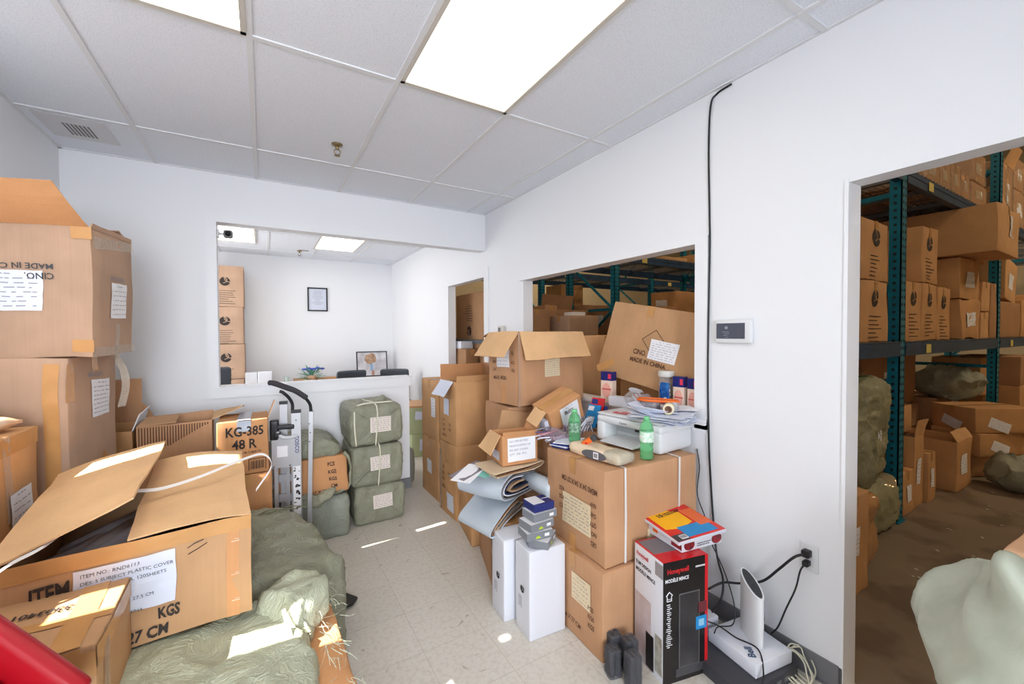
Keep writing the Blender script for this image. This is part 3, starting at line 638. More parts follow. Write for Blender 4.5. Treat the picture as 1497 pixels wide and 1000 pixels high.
b.ribbon([(0, 0, 0), (.02, .004, 0), (.045, .003, 0)], (0, .0012, 0), .0005); b.ribbon([(-.005, -.02, 0), (.03, -.016, 0), (.05, -.012, 0)], (0, .0012, 0), .0005); b.build('pen_stroke', INK, c.root)
c.strip('F', 0, .305, .60, .305, .045); c.strip('F', .548, .0, .548, .31, .035, CB_OR, 'worn_crease', .001)
TD = CB_OR
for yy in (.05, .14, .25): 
    M = c.place('F', .555, yy, 0, .003); MB_ = MB(); MB_.T = M; MB_.box((0, 0, 0), (.022, .003, .001)); MB_.box((.004, .006, 0), (.012, .002, .001)); MB_.warp(c.wf); MB_.build('glint_mark', mat('tape_glint', (225, 190, 160), .2), c.root)  # pale bars painted on as glints of the tape
c.flap('R', 7, .315, CB_BRIGHT, curl=-6, twist=0); c.flap('L', 21, .33, CB_BRIGHT, twist=5, curl=-4)
c.flap('B', 3, .25, CB_TAN, x0=.14, x1=.42, curl=-4)
GW = mat('grey_film_wrapped_roll', (150, 150, 156), .35, bump=.5, bscale=18)
for k, (x, y, z, rz, L) in enumerate(((-.10, -.14, .25, 70, .36), (-.18, -.17, .24, 60, .3), (-.02, -.05, .25, 65, .34), (-.12, .1, .22, 60, .34), (.1, -.15, .2, 70, .3))):
    q = thing('wrapped_roll', 'grey film-wrapped roll inside the big open foreground carton, ' + ('middle front', 'leftmost', 'middle back', 'rearmost', 'rightmost')[k], 'roll', (-.372 + x, 1.985 + y, .512 + z - .02), rz, 'wrapped rolls in the big open carton')
    MB().lathe([(.02, -L / 2), (.05, -L / 2 + .015), (.052, 0), (.05, L / 2 - .015), (.02, L / 2)], n=20, axis='x').warp(wob(.004, 20)).build('wrapping', GW, q, True)
MB().box((0, 0, .012), (.58, .64, .01)).build('bottom_panel', CB_IN, c.root)
b = MB().ribbon(spline([(-.68, 1.52, .70), (-.60, 1.58, .845), (-.53, 1.66, .875), (-.455, 1.80, .925), (-.40, 1.88, .925), (-.32, 1.90, .915), (-.21, 1.95, .925), (-.09, 2.05, .94), (-.01, 2.12, .935), (.02, 2.04, .90), (-.035, 1.94, .84)], 8), (0, .0075, .003), .0008)
tag(b.build('packing_strap', mat('white_strap', (222, 216, 212), .3), smooth=False), 'loose white packing strap snaking over the big open foreground carton', 'strap')
c = Carton('cardboard_box', 'taped carton in the bottom left corner marked 3303401 upside down', (-.53, 1.485, .505), (.35, .325, .232), 1, CB_TAN, crush=.005, taped=False, seam=False)
c.marks('T', [('3303401', .255, .235, .034, 180, .95, 1.2)], INK); c.marks('T', [('HR', .24, .04, .03, 180, .95, 1)], INK, 'second_marking')
c.strip('T', .295, 0, .28, .325, .055); c.strip('T', 0, .16, .35, .15, .04); c.strip('F', .3, .17, .3, .23, .05); c.strip('R', .06, .0, .08, .232, .045, TAPE_C, 'clear_tape'); c.strip('R', 0, .20, .32, .20, .05); c.strip('F', .0, .19, .35, .19, .06)
# red glossy thing in the corner
A_, B_ = Vector((-.47, 1.19, .965)), Vector((-.285, 1.075, .81)); ex = (B_ - A_).normalized(); ez = (Vector((0, 0, 1)) - ex * ex.z).normalized(); ey = ez.cross(ex)
t = thing('red_vinyl_bag', 'glossy red vinyl bag with dark red rim in the bottom left corner', 'bag')
M = Matrix((ex, ey, ez)).transposed().to_4x4(); M.translation = A_ - ez * .36 - ey * .12; t.matrix_world = M
REDG = mat('glossy_red_vinyl', (200, 18, 36), .12, coat=.8, bump=.12, bscale=5); REDD = mat('dark_red_piping', (150, 10, 24), .35)
MB().rbox(.50, .20, .315, .09, (16, 6, 10), fn=wob(.016, 5)).build('body', REDG, t, True)
MB().rbox(.54, .035, .36, .014, (10, 2, 8), c=(0, .105, 0), fn=wob(.006, 4)).build('rim_panel', REDD, t, True)

# ------------------------------------------------------------ step ladder
t = thing('step_ladder', 'folded aluminium step ladder with black foam hand grip beside the small orange-brown carton', 'step ladder', (.154, 3.10, 0), -8)
for n_, (x, y, wx, wy, z1, dx) in (('front_rail', (.025, -.03, .055, .028, .95, 0)), ('front_rail', (.10, .03, .026, .05, .94, .012)), ('rear_rail', (-.055, .05, .045, .025, 1.0, 0)), ('rear_rail', (-.095, -.01, .022, .03, .66, 0)), ('rear_rail', (-.03, .02, .02, .03, .66, 0)), ('rear_rail', (-.005, .04, .018, .03, .64, 0))):
    b = MB(); b.slab([(x - wx / 2 - dx, y - wy / 2, 0), (x + wx / 2 - dx, y - wy / 2, 0), (x + wx / 2 + dx, y - wy / 2, z1), (x - wx / 2 + dx, y - wy / 2, z1)], (0, 1, 0), wy)
    o = b.build(n_, ALU, t)
    if wx > .04: MB().box((x, y, z1 + .006), (wx + .004, wy + .004, .02)).build('end_cap', BLACK_P, o)
for k in range(4): MB().box((-.03, .01 + k * .004, .12 + k * .13), (.11, .012, .05)).build('step', ALU, t)
b = MB().span((-.115, -.05, .60), (.0, -.035, .80)); o = b.build('top_platform', ALU, t)
MB().span((-.085, -.053, .67), (-.025, -.0505, .74)).build('warning_sticker', PAPER, o)
b = MB()
for x, z in ((-.105, .79), (-.012, .79), (-.105, .61), (-.012, .61)): b.lathe([(.006, -.054), (.006, -.05)], c=(x, 0, z), n=10, axis='y')
b.build('rivets', GREY_P, o)
b = MB().rbox(.05, .05, .13, .01, c=(-.10, -.03, .78)).rbox(.13, .045, .03, .008, c=(-.05, -.03, .845)).rbox(.04, .05, .03, .008, c=(-.08, -.05, .80))
b.build('latch', BLACK_P, t, 'angle')
MB().tube(spline([(-.085, -.055, .83), (-.05, -.07, .80), (0, -.06, .795), (.03, -.05, .80)]), .012, 10).build('lever', mat('clear_grey_plastic', (196, 198, 204), .2), t, True)
for pts in ([(.0, .01, .94), (.0, .01, 1.0), (-.02, 0, 1.045), (-.05, -.01, 1.08), (-.07, -.01, 1.09)], [(.11, .03, .93), (.105, .03, .985), (.08, .02, 1.03), (.055, .01, 1.06)]): MB().tube(spline(pts), .010, 10).build('handle_tube', BLACK_P, t, True)
MB().tube(spline([(-.135, -.02, 1.15), (-.10, -.02, 1.145), (-.04, 0, 1.115), (.02, .01, 1.085), (.07, .02, 1.045), (.085, .02, 1.03)], 5), [.008] + [.0165] * 4 + [.018] * 19 + [.016, .012], 14).build('foam_grip', FOAM, t, True)
b = MB().span((.005, -.0465, .28), (.047, -.0455, .60)); o = b.build('pictogram_sticker', PAPER, t)
rn = random.Random(2)
for k in range(6):
    z = .31 + k * .05; b = MB()
    for j in range(5): b.box((.012 + rn.random() * .028, -.047, z + rn.random() * .03), (.004 + rn.random() * .012, .0008, .003 + rn.random() * .01))
    b.build('pictogram', INK, o)
b = MB(); b.T = Matrix.Translation((.018, -.0465, .80)) @ Matrix.Rotation(R(90), 4, 'X') @ Matrix.Rotation(R(-90), 4, 'Z'); b.text('COSCO', .033, Matrix(), 0, bold=1); b.build('brand_lettering', mat('blue_ink', (60, 70, 120), .5), t)
for k, (x, z) in enumerate(((.10, .86), (.105, .80), (.10, .74), (.025, .90))): MB().lathe([(.004, .001 if k < 3 else -.048), (.004, .005)], c=(x, 0 if k < 3 else .0, z), n=8, axis='y').build('rivet', BLACK_P, t)

# ------------------------------------------------------------ green bales along the half wall
GB = 'green wrapped bales by the half wall'
bale('bale', 'grey-green bale on the floor under the burst bale marked PCS KGS', (.266, 3.42, 0), (.50, .45, .298), 0, SAGE_G, r=.04, bulge=.01, wr=.006, seed=11, n=26)
c = Carton('burst_bale', 'burst bale with a brown carton marked PCS, KGS, KGS, CM showing through its wrapping', (.28, 3.42, .322), (.46, .43, .262), 2, CB_OR, crush=.012, cat='bale', taped=False, seam=False, r=.02)
c.marks('F', [('PCS', .325, .195, .036, 0, .85, 1), ('KGS', .325, .145, .036, 0, .85, 1), ('KGS', .325, .095, .036, 0, .85, 1), ('CM', .335, .045, .036, 0, .85, 1), ('34 X 27 X 20', .16, .01, .03, 2, .85, 1)], INK)
def capf(p):
    k = 1 - .55 * abs(p.x / .24) ** 3; return Vector((p.x, p.y, p.z * k)) + nvec(p * 6) * .018 + nvec(p * 20) * .006
MB().rbox(.46, .44, .13, .05, (26, 22, 6), c=(-.03, .01, .262), fn=capf).build('wrapping_cap', SAGE_D, c.root, True)
b = MB(); rn = random.Random(12)
b.tube(spline([(.20, -.22, .28), (.235, -.225, .22), (.24, -.22, .12), (.235, -.21, .03), (.1, -.225, .0), (-.1, -.22, -.005), (-.18, -.2, 0)]), .011, 8); b.warp(wob(.01, 20)); b.build('torn_wrapping_edge', SAGE_D, c.root, True)
b = MB().ball((.02, -.235, -.01), (.12, .03, .05), 16, fn=rag); b.build('rag_of_wrapping', SAGE, c.root, True)
def wrapped(label, loc, dims, rz, seed, m, cords=(), lab=None):
    root, fn = bale('bale', label, loc, dims, rz, m, GB, r=.032, bulge=.010, wr=.006, seed=seed, n=30); w, d, h = dims
    if lab: face_label(root, dims, 'F', *lab, m=mat('pinkish_paper', (226, 214, 204), .6), seed=seed, off=.020)
    for x in cords:
        MB().tube(spline([(x - .01, -d / 2 - .022, .0), (x, -d / 2 - .027, h * .5), (x + .004, -d / 2 - .022, h - .02), (x - .01, -d / 2 + .03, h + .024), (x - .05, 0, h + .026)], 6), .0055, 6).build('cord', CORD, root, True)
    b = MB()
    for (x0, z0, x1, z1) in ((-.46, .08, -.16, .42), (.46, .08, .18, .42), (-.44, .92, -.2, .7), (.44, .92, .2, .72)):
        b.tube([(x0 * w, -d / 2 - .004, z0 * h), ((x0 + x1) / 2 * w, -d / 2 - .010, (z0 + z1) / 2 * h), (x1 * w, -d / 2 - .010, z1 * h)], [.002, .004, .002], 6)
    b.build('wrapping_fold', m, root, True)
    return root
wrapped('lowest of three green bales stacked against the half wall', (.758, 3.50, 0), (.372, .45, .292), 0, 21, SAGE_D, (), (.13, .12, .145, .105, 2))
wrapped('middle of three green bales stacked against the half wall', (.748, 3.50, .298), (.378, .45, .305), -1, 22, SAGE_D, (.005,), (.13, .12, .145, .105, 2))
r_ = wrapped('topmost of three green bales against the half wall, tied with a cream cord', (.735, 3.49, .612), (.375, .45, .295), 1, 23, SAGE_D, (-.01,), (.13, .10, .155, .115, 0))
MB().tube(spline([(-.19, -.16, .27), (-.1, -.17, .312), (.05, -.19, .318), (.13, -.17, .315)]), .006, 6).build('cross_cord', CORD, r_, True)
MB().tube(spline([(-.17, -.235, .27), (-.172, -.25, .15), (-.16, -.245, .01)]), .006, 6).build('side_cord', CORD, r_, True)
MB().ball((.06, .02, .30), (.07, .10, .045), 14, fn=rag).build('knotted_ear', SAGE_D, r_, True)
MB().ball((-.12, .0, .29), (.06, .10, .03), 14, fn=rag).build('knotted_ear', SAGE_D, r_, True)
bale('bale', 'dark bale half hidden behind the end of the half wall', (1.06, 4.22, 0), (.40, .40, .33), 0, mat('dark_bale_wrap', (120, 116, 106), .6, bump=.3, bscale=20), r=.03, bulge=.008, wr=.004, seed=31, n=16)

# ------------------------------------------------------------ back office
def globe_box(label, loc, dims, rz, m, group, ex=.5, er=.055, mi=None, face='F', ez=.72, rot=0, **k):
    c = Carton('cardboard_box', label, loc, dims, rz, m, group, **k); w, d, h = dims
    c.emblem(face, (w if face in 'FB' else d) * ex, h * ez, er, mi or INK, rot=rot); return c
zz = 0
for k, h in enumerate((.27, .57, .49, .515, .57)):
    nm = ['lowest, mostly hidden carton of the emblem-printed stack in the back office', 'second lowest emblem-printed carton in the back office stack, behind the black chair', 'third carton from the top-left back office stack, emblem above the chair', 'second from the top of the emblem-printed cartons in the back office', 'topmost emblem-printed carton of the back office stack'][k]
    globe_box(nm, (-.535 - .01 * (k % 2), 7.2, zz), (.60, .44, h - .003), 0, CB_PINK, 'emblem cartons stacked in the back office', .64, .062, ez=.62); zz += h
t = thing('framed_certificate', 'black framed certificate hanging on the back office wall', 'frame', (.768, BRY, 2.03))
b = MB(); W, H = .30, .385
for a, c_ in (((-W / 2, -H / 2), (W / 2, -H / 2 + .02)), ((-W / 2, H / 2 - .02), (W / 2, H / 2)), ((-W / 2, -H / 2), (-W / 2 + .02, H / 2)), ((W / 2 - .02, -H / 2), (W / 2, H / 2))): b.span((a[0], -.025, a[1]), (c_[0], -.001, c_[1]))
b.build('frame', BLACK_P, t); MB().span((-W / 2 + .02, -.010, -H / 2 + .02), (W / 2 - .02, -.004, H / 2 - .02)).build('paper', PAPER_B, t)
b = MB(); rn = random.Random(3)
for k in range(9): b.box((0, -.0108, .13 - k * .026), (rn.uniform(.08, .2), .001, .006))
b.build('lettering', mat('pale_ink', (160, 164, 172), .7), t)
# desk with things on it
t = thing('desk', 'brown office desk along the back office wall', 'desk', (.81, 6.85, 0)); WOOD = mat('desk_wood', (176, 134, 98), .4, var=.12, vscale=3, stretch=(1, 12, 1))
MB().rbox(2.1, .75, .03, .006, c=(0, 0, .72)).build('desktop', WOOD, t, 'angle')
for sx in (-1, 1): MB().span((sx * 1.0 - .015, -.35, 0), (sx * 1.0 + .015, .35, .72)).build('end_panel', WOOD, t)
MB().span((-.98, .3, .3), (.98, .32, .72)).build('modesty_panel', WOOD, t)
def chair(label, x, y, rz, z=1.13):
    t = thing('office_chair', label, 'chair', (x, y, 0), rz, 'black office chairs in the back office')
    MB().rbox(.40, .07, .42, .035, (8, 3, 8), c=(0, 0, z - .42), fn=lambda p: p + Vector((0, -.05 * (p.x / .2) ** 2 + .03 * math.sin(p.z * 9), 0))).build('backrest', mat('chair_black', (66, 70, 78), .5, bump=.1), t, True)
    MB().rbox(.46, .44, .07, .03, (6, 6, 2), c=(0, -.22, .45)).build('seat', BLACK_P, t, True)
    MB().tube([(0, .03, .48), (0, .06, .6), (0, .03, z - .25)], .02, 8).build('back_post', BLACK_P, t, True)
    MB().tube([(0, -.22, .06), (0, -.22, .46)], .025, 10).build('gas_column', BLACK_P, t, True)
    for k in range(5):
        a = 2 * PI * k / 5; b = MB().tube([(0, -.22, .09), (.26 * math.cos(a), -.22 + .26 * math.sin(a), .06)], .015, 6); o = b.build('base_arm', BLACK_P, t, True)
        MB().ball((.26 * math.cos(a), -.22 + .26 * math.sin(a), .028), .027, 6).build('castor', BLACK_P, o, True)
chair('black office chair at the left edge of the interior window', -.50, 5.2, 10, 1.13)
chair('left one of the two black chair backs before the leaning picture', 1.0, 5.98, 12, .97)
chair('right one of the two black chair backs before the leaning picture', 1.62, 6.02, -25, .96)
t = thing('framed_picture', 'framed landscape print leaning on the wall at the end of the desk', 'picture', (1.56, 7.20, .75), rot=(R(-8), 0, 0))
W, H = .50, .42; b = MB()
for a, c_ in (((-W / 2, 0), (W / 2, .014)), ((-W / 2, H - .014), (W / 2, H)), ((-W / 2, 0), (-W / 2 + .014, H)), ((W / 2 - .014, 0), (W / 2, H))): b.span((a[0], -.012, a[1]), (c_[0], .012, c_[1]))
b.build('frame', BLACK_P, t); MB().span((-W / 2 + .014, 0, .014), (W / 2 - .014, .006, H - .014)).build('print', mat('print_pale', (226, 226, 232), .4, rgb2=(170, 168, 172), vscale=5), t)
b = MB().ball((-.03, -.002, .30), (.10, .002, .09), 8, fn=lambda p: p + nvec(p * 30) * .02 * Vector((1, 0, 1)).length); 
for i, v in enumerate(b.v): b.v[i] = (v[0], min(-.0005, max(-.003, v[1])), v[2])
b.build('brown_shape', mat('print_brown', (150, 112, 84), .5, rgb2=(196, 168, 140), vscale=20), t); MB().span((-.03, -.003, .10), (.01, -.001, .21)).build('blue_shape', mat('print_blue', (140, 172, 206), .5), t); MB().span((-.01, -.003, .02), (.03, -.001, .10)).build('tan_shape', mat('print_tan', (190, 140, 120), .5), t)
# plant of green leaves and blue bows
t = thing('bow_plant', 'bushy green and blue ribbon plant on the desk behind the half wall', 'plant', (.60, 6.80, .75))
MB().lathe([(.05, 0), (.065, .1), (.06, .1)], n=16).build('pot', mat('tan_pot', (196, 150, 120), .6), t, True)
gl = MB(); bl = MB(); rn = random.Random(8)
for k in range(70):
    a = rn.random() * 2 * PI; e = rn.uniform(-.2, 1.1); L = rn.uniform(.09, .18); c0 = Vector((0, 0, .08)); dv = Vector((math.cos(a) * math.cos(e) * 1.3, math.sin(a) * math.cos(e), math.sin(e) * 1.25))
    p1 = c0 + dv * L; sd = dv.cross(Vector((0, 0, 1))).normalized() * .02; (bl if e > .8 and k % 2 else gl).slab([c0 + dv * L * .4, c0 + dv * L * .75 + sd, p1, c0 + dv * L * .75 - sd], (0, 0, 1), .002)
for k in range(5): bl.ball((-.10 + k * .06, -.03, .20 + .01 * (k % 2)), (.035, .02, .016), 6)
gl.build('foliage', mat('leaf_green', (40, 122, 84), .45, rgb2=(120, 178, 150), vscale=30), t); bl.build('ribbon', mat('ribbon_blue', (70, 92, 190), .4), t)
c = Carton('white_box', 'white box on the desk, right of the emblem-printed cartons', (.01, 6.75, .75), (.17, .20, .19), 0, CB_WHITE, seam=False, taped=False)
c = Carton('white_box', 'pale grey box beside the emblem-printed cartons on the desk', (-.155, 6.85, .75), (.14, .18, .18), 0, mat('pale_grey_board', (206, 208, 212), .5), seam=False, taped=False)
Carton('small_carton', 'flat brown carton on the desk left of the plant', (.47, 6.85, .75), (.2, .2, .06), 0, CB_TAN, taped=False)
Carton('small_carton', 'flat brown carton on the desk right of the plant', (.88, 6.9, .75), (.42, .2, .055), 0, CB_TAN, taped=False)
q = thing('glass_jar', 'small clear glass on the desk behind the half wall', 'glass', (.27, 6.7, .75), 0)
MB().lathe([(.03, 0), (.034, .11), (.031, .11), (.027, .006)], n=16).build('glass', film('clear_glass', (235, 245, 242), .3, .05), q, True)
# security camera on the window jamb
t = thing('security_camera', 'grey and black security camera fixed to the left jamb of the interior window', 'camera', (WL, 3.94, 2.24))
MB().box((.006, 0, 0), (.012, .06, .06)).build('mount', WHITE_P, t); MB().tube([(.01, 0, 0), (.04, -.01, -.002)], .01, 10).build('arm', WHITE_P, t, True)
b = MB().rbox(.062, .05, .062, .016, c=(.072, -.02, -.033)); o = b.build('housing', mat('camera_grey', (120, 124, 124), .5), t, True)
MB().lathe([(.02, -.052), (.018, -.047)], c=(.072, 0, -.003), n=16, axis='y').build('lens', BLACK_P, t, True)
# green open cartons in the passage
def greenbox(label, loc, dims, rz, opn):
    c = Carton('cardboard_box', label, loc, dims, rz, CB_GREEN, 'green cartons in the passage', open_top=opn, crush=.005, taped=False); return c
c = greenbox('lower of the two green cartons in the passage to the back office', (1.66, 4.93, 0), (.32, .30, .275), -8, False); c.label('F', .09, .07, .11, .14, 0, PAPER_B)
c = greenbox('upper green carton in the passage, open with peach inner flaps', (1.62, 4.92, .278), (.32, .28, .33), -6, True); c.label('F', .07, .17, .15, .10, -2, PAPER_B)
c.flap('F', 40, .10, CB_PEACH); c.flap('R', 110, .20, CB_PEACH, taper=.03); c.flap('L', 160, .06, CB_OR); c.strip('F', 0, .325, .3, .325, .02, CB_OR, 'tape_edge')

# ============================================================ right side of the front room
# cartons along the right wall, from the far end towards the camera
c = Carton('cardboard_box', 'dark-edged brown carton at floor level behind the far right stack, by the doorway', (1.50, 3.62, 0), (.44, .42, .52), 0, CB_GOLD); c.label('L', .14, .2, .12, .12)
c = Carton('cardboard_box', 'upper brown carton behind the far right stack, by the doorway', (1.50, 3.62, .523), (.44, .42, .52), 0, CB_GOLD); c.label('L', .26, .2, .10, .17)
c = Carton('cardboard_box', 'tall carton on the floor at the far end of the right-hand pile', (1.486, 3.145, 0), (.45, .35, .58), 0, CB_GOLD, crush=.006)
c.label('L', .17, .05, .13, .14, 0, PAPER_B); c.marks('L', [('NO', .08, .36, .035, 0), ('QTY', .08, .31, .035, 0), ('NW', .08, .26, .035, 0), ('MEAS', .08, .20, .035, 0), ('PCS', .2, .33, .03, 0)]); c.strip('L', .17, .42, .17, .58, .06); c.strip('L', .02, .0, .02, .5, .05, TAPE_C, 'clear_tape')
c = Carton('cardboard_box', 'open carton on the far right stack with white-faced and brown flaps up', (1.4725, 3.145, .583), (.42, .35, .50), 0, CB_GOLD, open_top=True, crush=.007)
c.flap('L', 236, .14, PAPER_B, x0=.02, x1=.30, label='white-faced flap folded outwards'); c.flap('B', 88, .12, CB_OR); c.flap('F', 100, .05); c.flap('R', 85, .13, CB)
c.label('L', .10, .22, .11, .13, 0, PAPER_B); c.marks('L', [('NO', .08, .16, .03, 0), ('C/S', .2, .14, .03, 0), ('QTY', .08, .12, .03, 0), ('KGS', .2, .10, .03, 0), ('NW', .08, .08, .03, 0), ('MEAS 50', .08, .04, .03, 0)]); c.strip('L', .17, .38, .17, .50, .06)
c = Carton('cardboard_box', 'low plain brown carton on the floor under the far end of the rolled sheets', (1.358, 2.735, 0), (.25, .40, .30), -11.6, CB_GOLD)
c = globe_box('floor carton with a round emblem on its long side, beyond the white cartons', (1.252, 2.222, 0), (.20, .56, .415), -16.8, CB, None, .86, .045, face='L', ez=.66)
c = Carton('cardboard_box', 'brown carton standing on the floor by the wall under the crushed carton', (1.72, 2.46, 0), (.42, .36, .50), 0, CB)
c = Carton('cardboard_box', 'crushed brown carton under the big open-flapped carton, print on its side', (1.61, 2.50, .503), (.48, .40, .475), -6, CB, crush=.014, taped=False)
c.marks('F', [('C/NO.02005', .05, .22, .032, -14), ('O', .06, .16, .03, 0), ('A', .06, .11, .03, 0), ('Y', .29, .16, .06, -20)]); c.marks('L', [('PCS', .20, .16, .03, 0), ('KGS', .20, .11, .03, 0), ('CM', .20, .06, .03, 0), ('NO', .05, .12, .03, 0)], None or INKB, 'second_marking')
b = MB().slab([(-.18, -.215, .10), (.0, -.225, .16), (.20, -.22, .14), (.24, -.20, .09), (.22, -.25, .02), (-.16, -.26, .02)], (0, -1, .2), .006).warp(wob(.012, 9)); b.build('buckled_flap', CB_TAN, c.root)
b = MB().slab([(-.30, -.235, .47), (-.06, -.235, .43), (-.13, -.30, .20), (-.37, -.29, .28)], (.1, -1, .2), .005).warp(wob(.006, 9)); b.build('hanging_flap', CB_TAN, c.root)
MB().slab([(-.28, -.24, .42), (-.18, -.24, .42), (-.2, -.25, .14)], (.1, -1, .2), .004).build('torn_corner', CB_BRIGHT, c.root)
c = Carton('cardboard_box', 'big open brown carton with both near flaps hanging outwards, cream label', (1.632, 2.408, 1.0), (.57, .335, .47), 6.3, CB, open_top=True, crush=.006)
c.flap('L', 232, .20, CB_BRIGHT, twist=0); c.flap('F', 248, .185, CB_BRIGHT, twist=-4); c.flap('R', 250, .1, CB_BRIGHT); c.flap('B', 200, .1)
c.label('F', .215, .175, .13, .125, 0, PAPER_Y, 8); c.label('L', .10, .235, .14, .15, 0, PAPER, 6); c.strip('F', .0, .0, .0, .47, .02, CB_PINK, 'glued_seam')
c.marks('L', [('NO', .05, .32, .03, 0), ('NW', .05, .26, .03, 0), ('GW', .05, .21, .03, 0), ('CS', .26, .32, .03, 0), ('KG', .26, .26, .03, 0), ('KG', .26, .21, .03, 0), ('MEAS. 40201', .06, .155, .034, 0)])
c.strip('L', .165, .0, .165, .12, .05, CB_OR)
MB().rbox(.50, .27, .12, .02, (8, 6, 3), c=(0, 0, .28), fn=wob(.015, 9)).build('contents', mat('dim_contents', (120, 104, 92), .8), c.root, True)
c = Carton('cardboard_box', 'brown carton on the floor behind the tall text-printed carton', (1.70, 2.06, 0), (.40, .36, .42), 0, CB, crush=.003)
c = Carton('cardboard_box', 'brown carton holding up the tilted BLESS box, edge-on beside the printer pile', (1.66, 2.045, .423), (.50, .36, .425), 0, CB, crush=.004)
# white tall boxes
def whitebox(label, loc, dims, rz, tilt=0):
    c = Carton('white_box', label, loc, dims, 0, CB_WHITE, None, crush=.002, taped=False, seam=False, rot=(0, R(tilt), R(rz)))
    c.emblem('L', dims[1] * .55, dims[2] * .52, .018, INK, False); b = MB(); dashes(b, c.place('L', dims[1] * .45, dims[2] * .42, -90, .003), 0, 0, .05, .003, 3, .012); b.build('fine_print', INKG, c.root); return c
whitebox('tall white carton nearest the camera, small dark mark on its narrow side', (1.163, 1.692, 0), (.20, .145, .426), -4)
whitebox('tall white carton standing just behind the nearest white one', (1.125, 1.872, 0), (.20, .145, .415), -3)
# small grey and white packs stacked on the white carton
GBX = mat('pack_grey', (128, 132, 138), .4); LIME = mat('lime_mark', (190, 214, 50), .5); BLU2 = mat('deep_blue_pack', (38, 48, 112), .3); GREYL = mat('pale_pack_top', (224, 224, 228), .4)
for k, (dx, dy, rz, nm) in enumerate(((.02, -.01, 38, 'lowest'), (-.015, .0, -6, 'second lowest'), (-.005, .005, 4, 'middle'), (.02, .015, 2, 'second from top'), (.02, .02, 0, 'topmost'))):
    z = .432 + k * .0405; top = k == 4
    t = thing('small_pack', ('blue and white small pack, topmost of its stack' if top else 'grey and white small pack, %s of its stack' % nm), 'pack', (1.145 + dx, 1.685 + dy, z), rz, 'small packs stacked on the tall white carton')
    W, D, H = (.118, .10, .039) if top else (.14, .10, .039)
    MB().rbox(W, D, H - .002, .0015, (1, 1, 1)).build('carton', BLU2 if top else GBX, t)
    if top: MB().span((-W / 2 + .002, -D / 2 + .012, H - .002), (.01, D / 2 - .002, H - .0005)).build('white_lid_panel', GREYL, t); b = MB(); dashes(b, Matrix.Translation((.018, 0, H - .0008)), 0, .005, .035, .006); b.build('lettering', PAPER, t)
    else:
        MB().span((-W / 2 + .001, -D / 2 + .001, H - .002), (W / 2 - .001, D / 2 - .001, H - .001)).build('lid', GREYL, t)
        MB().span((W / 2 - .045, -D / 2 - .0008, .010), (W / 2 - .02, -D / 2, .024)).build('white_mark', PAPER, t)
        if k in (1, 0, 2): MB().poly([(-W / 2 + .045, -D / 2 - .001, .006), (-W / 2 + .075, -D / 2 - .001, .006), (-W / 2 + .065, -D / 2 - .001, .018), (-W / 2 + .05, -D / 2 - .001, .016)]).build('lime_mark', LIME, t)
# folded rolls of flooring samples
def folded(label, name, origin, uang, axis, layers, zoff=0, tilt=(0, 0)):
    """layers: (path in (u,z), thickness, material, length factor)"""
    t = thing(name, label, 'roll', origin); U = Vector((math.cos(R(uang)), math.sin(R(uang)), 0)); A = Vector(axis)
    for k, (path, th, m, lf, nm) in enumerate(layers):
        P = [Vector((p[0], p[1], 0)) for p in spline([(q[0], q[1], 0) for q in path], 7)]; vs = []; n = 8; N = len(P)
        for j in range(n + 1):
            s = j / n * lf
            for i, p in enumerate(P):
                tn = (P[min(i + 1, N - 1)] - P[max(i - 1, 0)]).normalized(); nn = Vector((-tn.y, tn.x, 0)) * th / 2
                for sg in (-1, 1):
                    q = p + nn * sg; w_ = nvec(Vector((q.x * 4, q.y * 4, s * 1.5 + k))) * .006
                    vs.append(U * q.x + Vector((0, 0, q.y)) + A * s + w_)
        fs = []
        for j in range(n):
            for i in range(N - 1):
                a = (j * N + i) * 2; b_ = a + N * 2; fs += [(a, a + 2, b_ + 2, b_), (a + 1, b_ + 1, b_ + 3, a + 3)]
            a = j * N * 2; fs.append((a, a + N * 2, a + N * 2 + 1, a + 1)); a += (N - 1) * 2; fs.append((a, a + 1, a + N * 2 + 1, a + N * 2))
        for i in range(N - 1): a = i * 2; fs.append((a, a + 1, a + 3, a + 2)); a += n * N * 2; fs.append((a, a + 2, a + 3, a + 1))
        b = MB(); b._add(vs, fs); o = b.build(nm, m, t, True); o.data.set_sharp_from_angle(angle=R(50))
    return t
PALEB = mat('pale_blue_backing', (196, 206, 216), .45); NAVY = mat('navy_layer', (26, 42, 70), .6); TAN = mat('tan_layer', (178, 146, 116), .8, bump=.3, bscale=60); GREYF = mat('grey_layer', (128, 124, 124), .8, bump=.3, bscale=60); CREAM = mat('cream_layer', (214, 190, 158), .8, bump=.3, bscale=60); BRN = mat('brown_weave', (150, 112, 80), .85, var=.2, vscale=60, bump=.4, bscale=80)
folded('lower folded roll of white-backed flooring sheet with brown layers inside', 'flooring_roll', (1.0, 1.90, 0), 22, (-.03, .34, -.03), [
    ([(.32, .475), (.14, .435), (.05, .395), (.0, .40), (.005, .43), (.06, .465), (.16, .515), (.26, .545)], .007, PALEB, 1, 'outer_sheet'),
    ([(.30, .487), (.14, .447), (.05, .408), (.014, .41), (.02, .43), (.07, .458), (.16, .502), (.25, .53)], .005, BRN, .98, 'inner_layer'),
    ([(.28, .495), (.14, .457), (.055, .418), (.035, .428), (.08, .452), (.16, .492), (.24, .515)], .005, CREAM, .97, 'inner_layer'),
    ([(.26, .50), (.15, .466), (.07, .432), (.10, .448), (.16, .478), (.22, .50)], .006, GREYF, .96, 'inner_layer')])
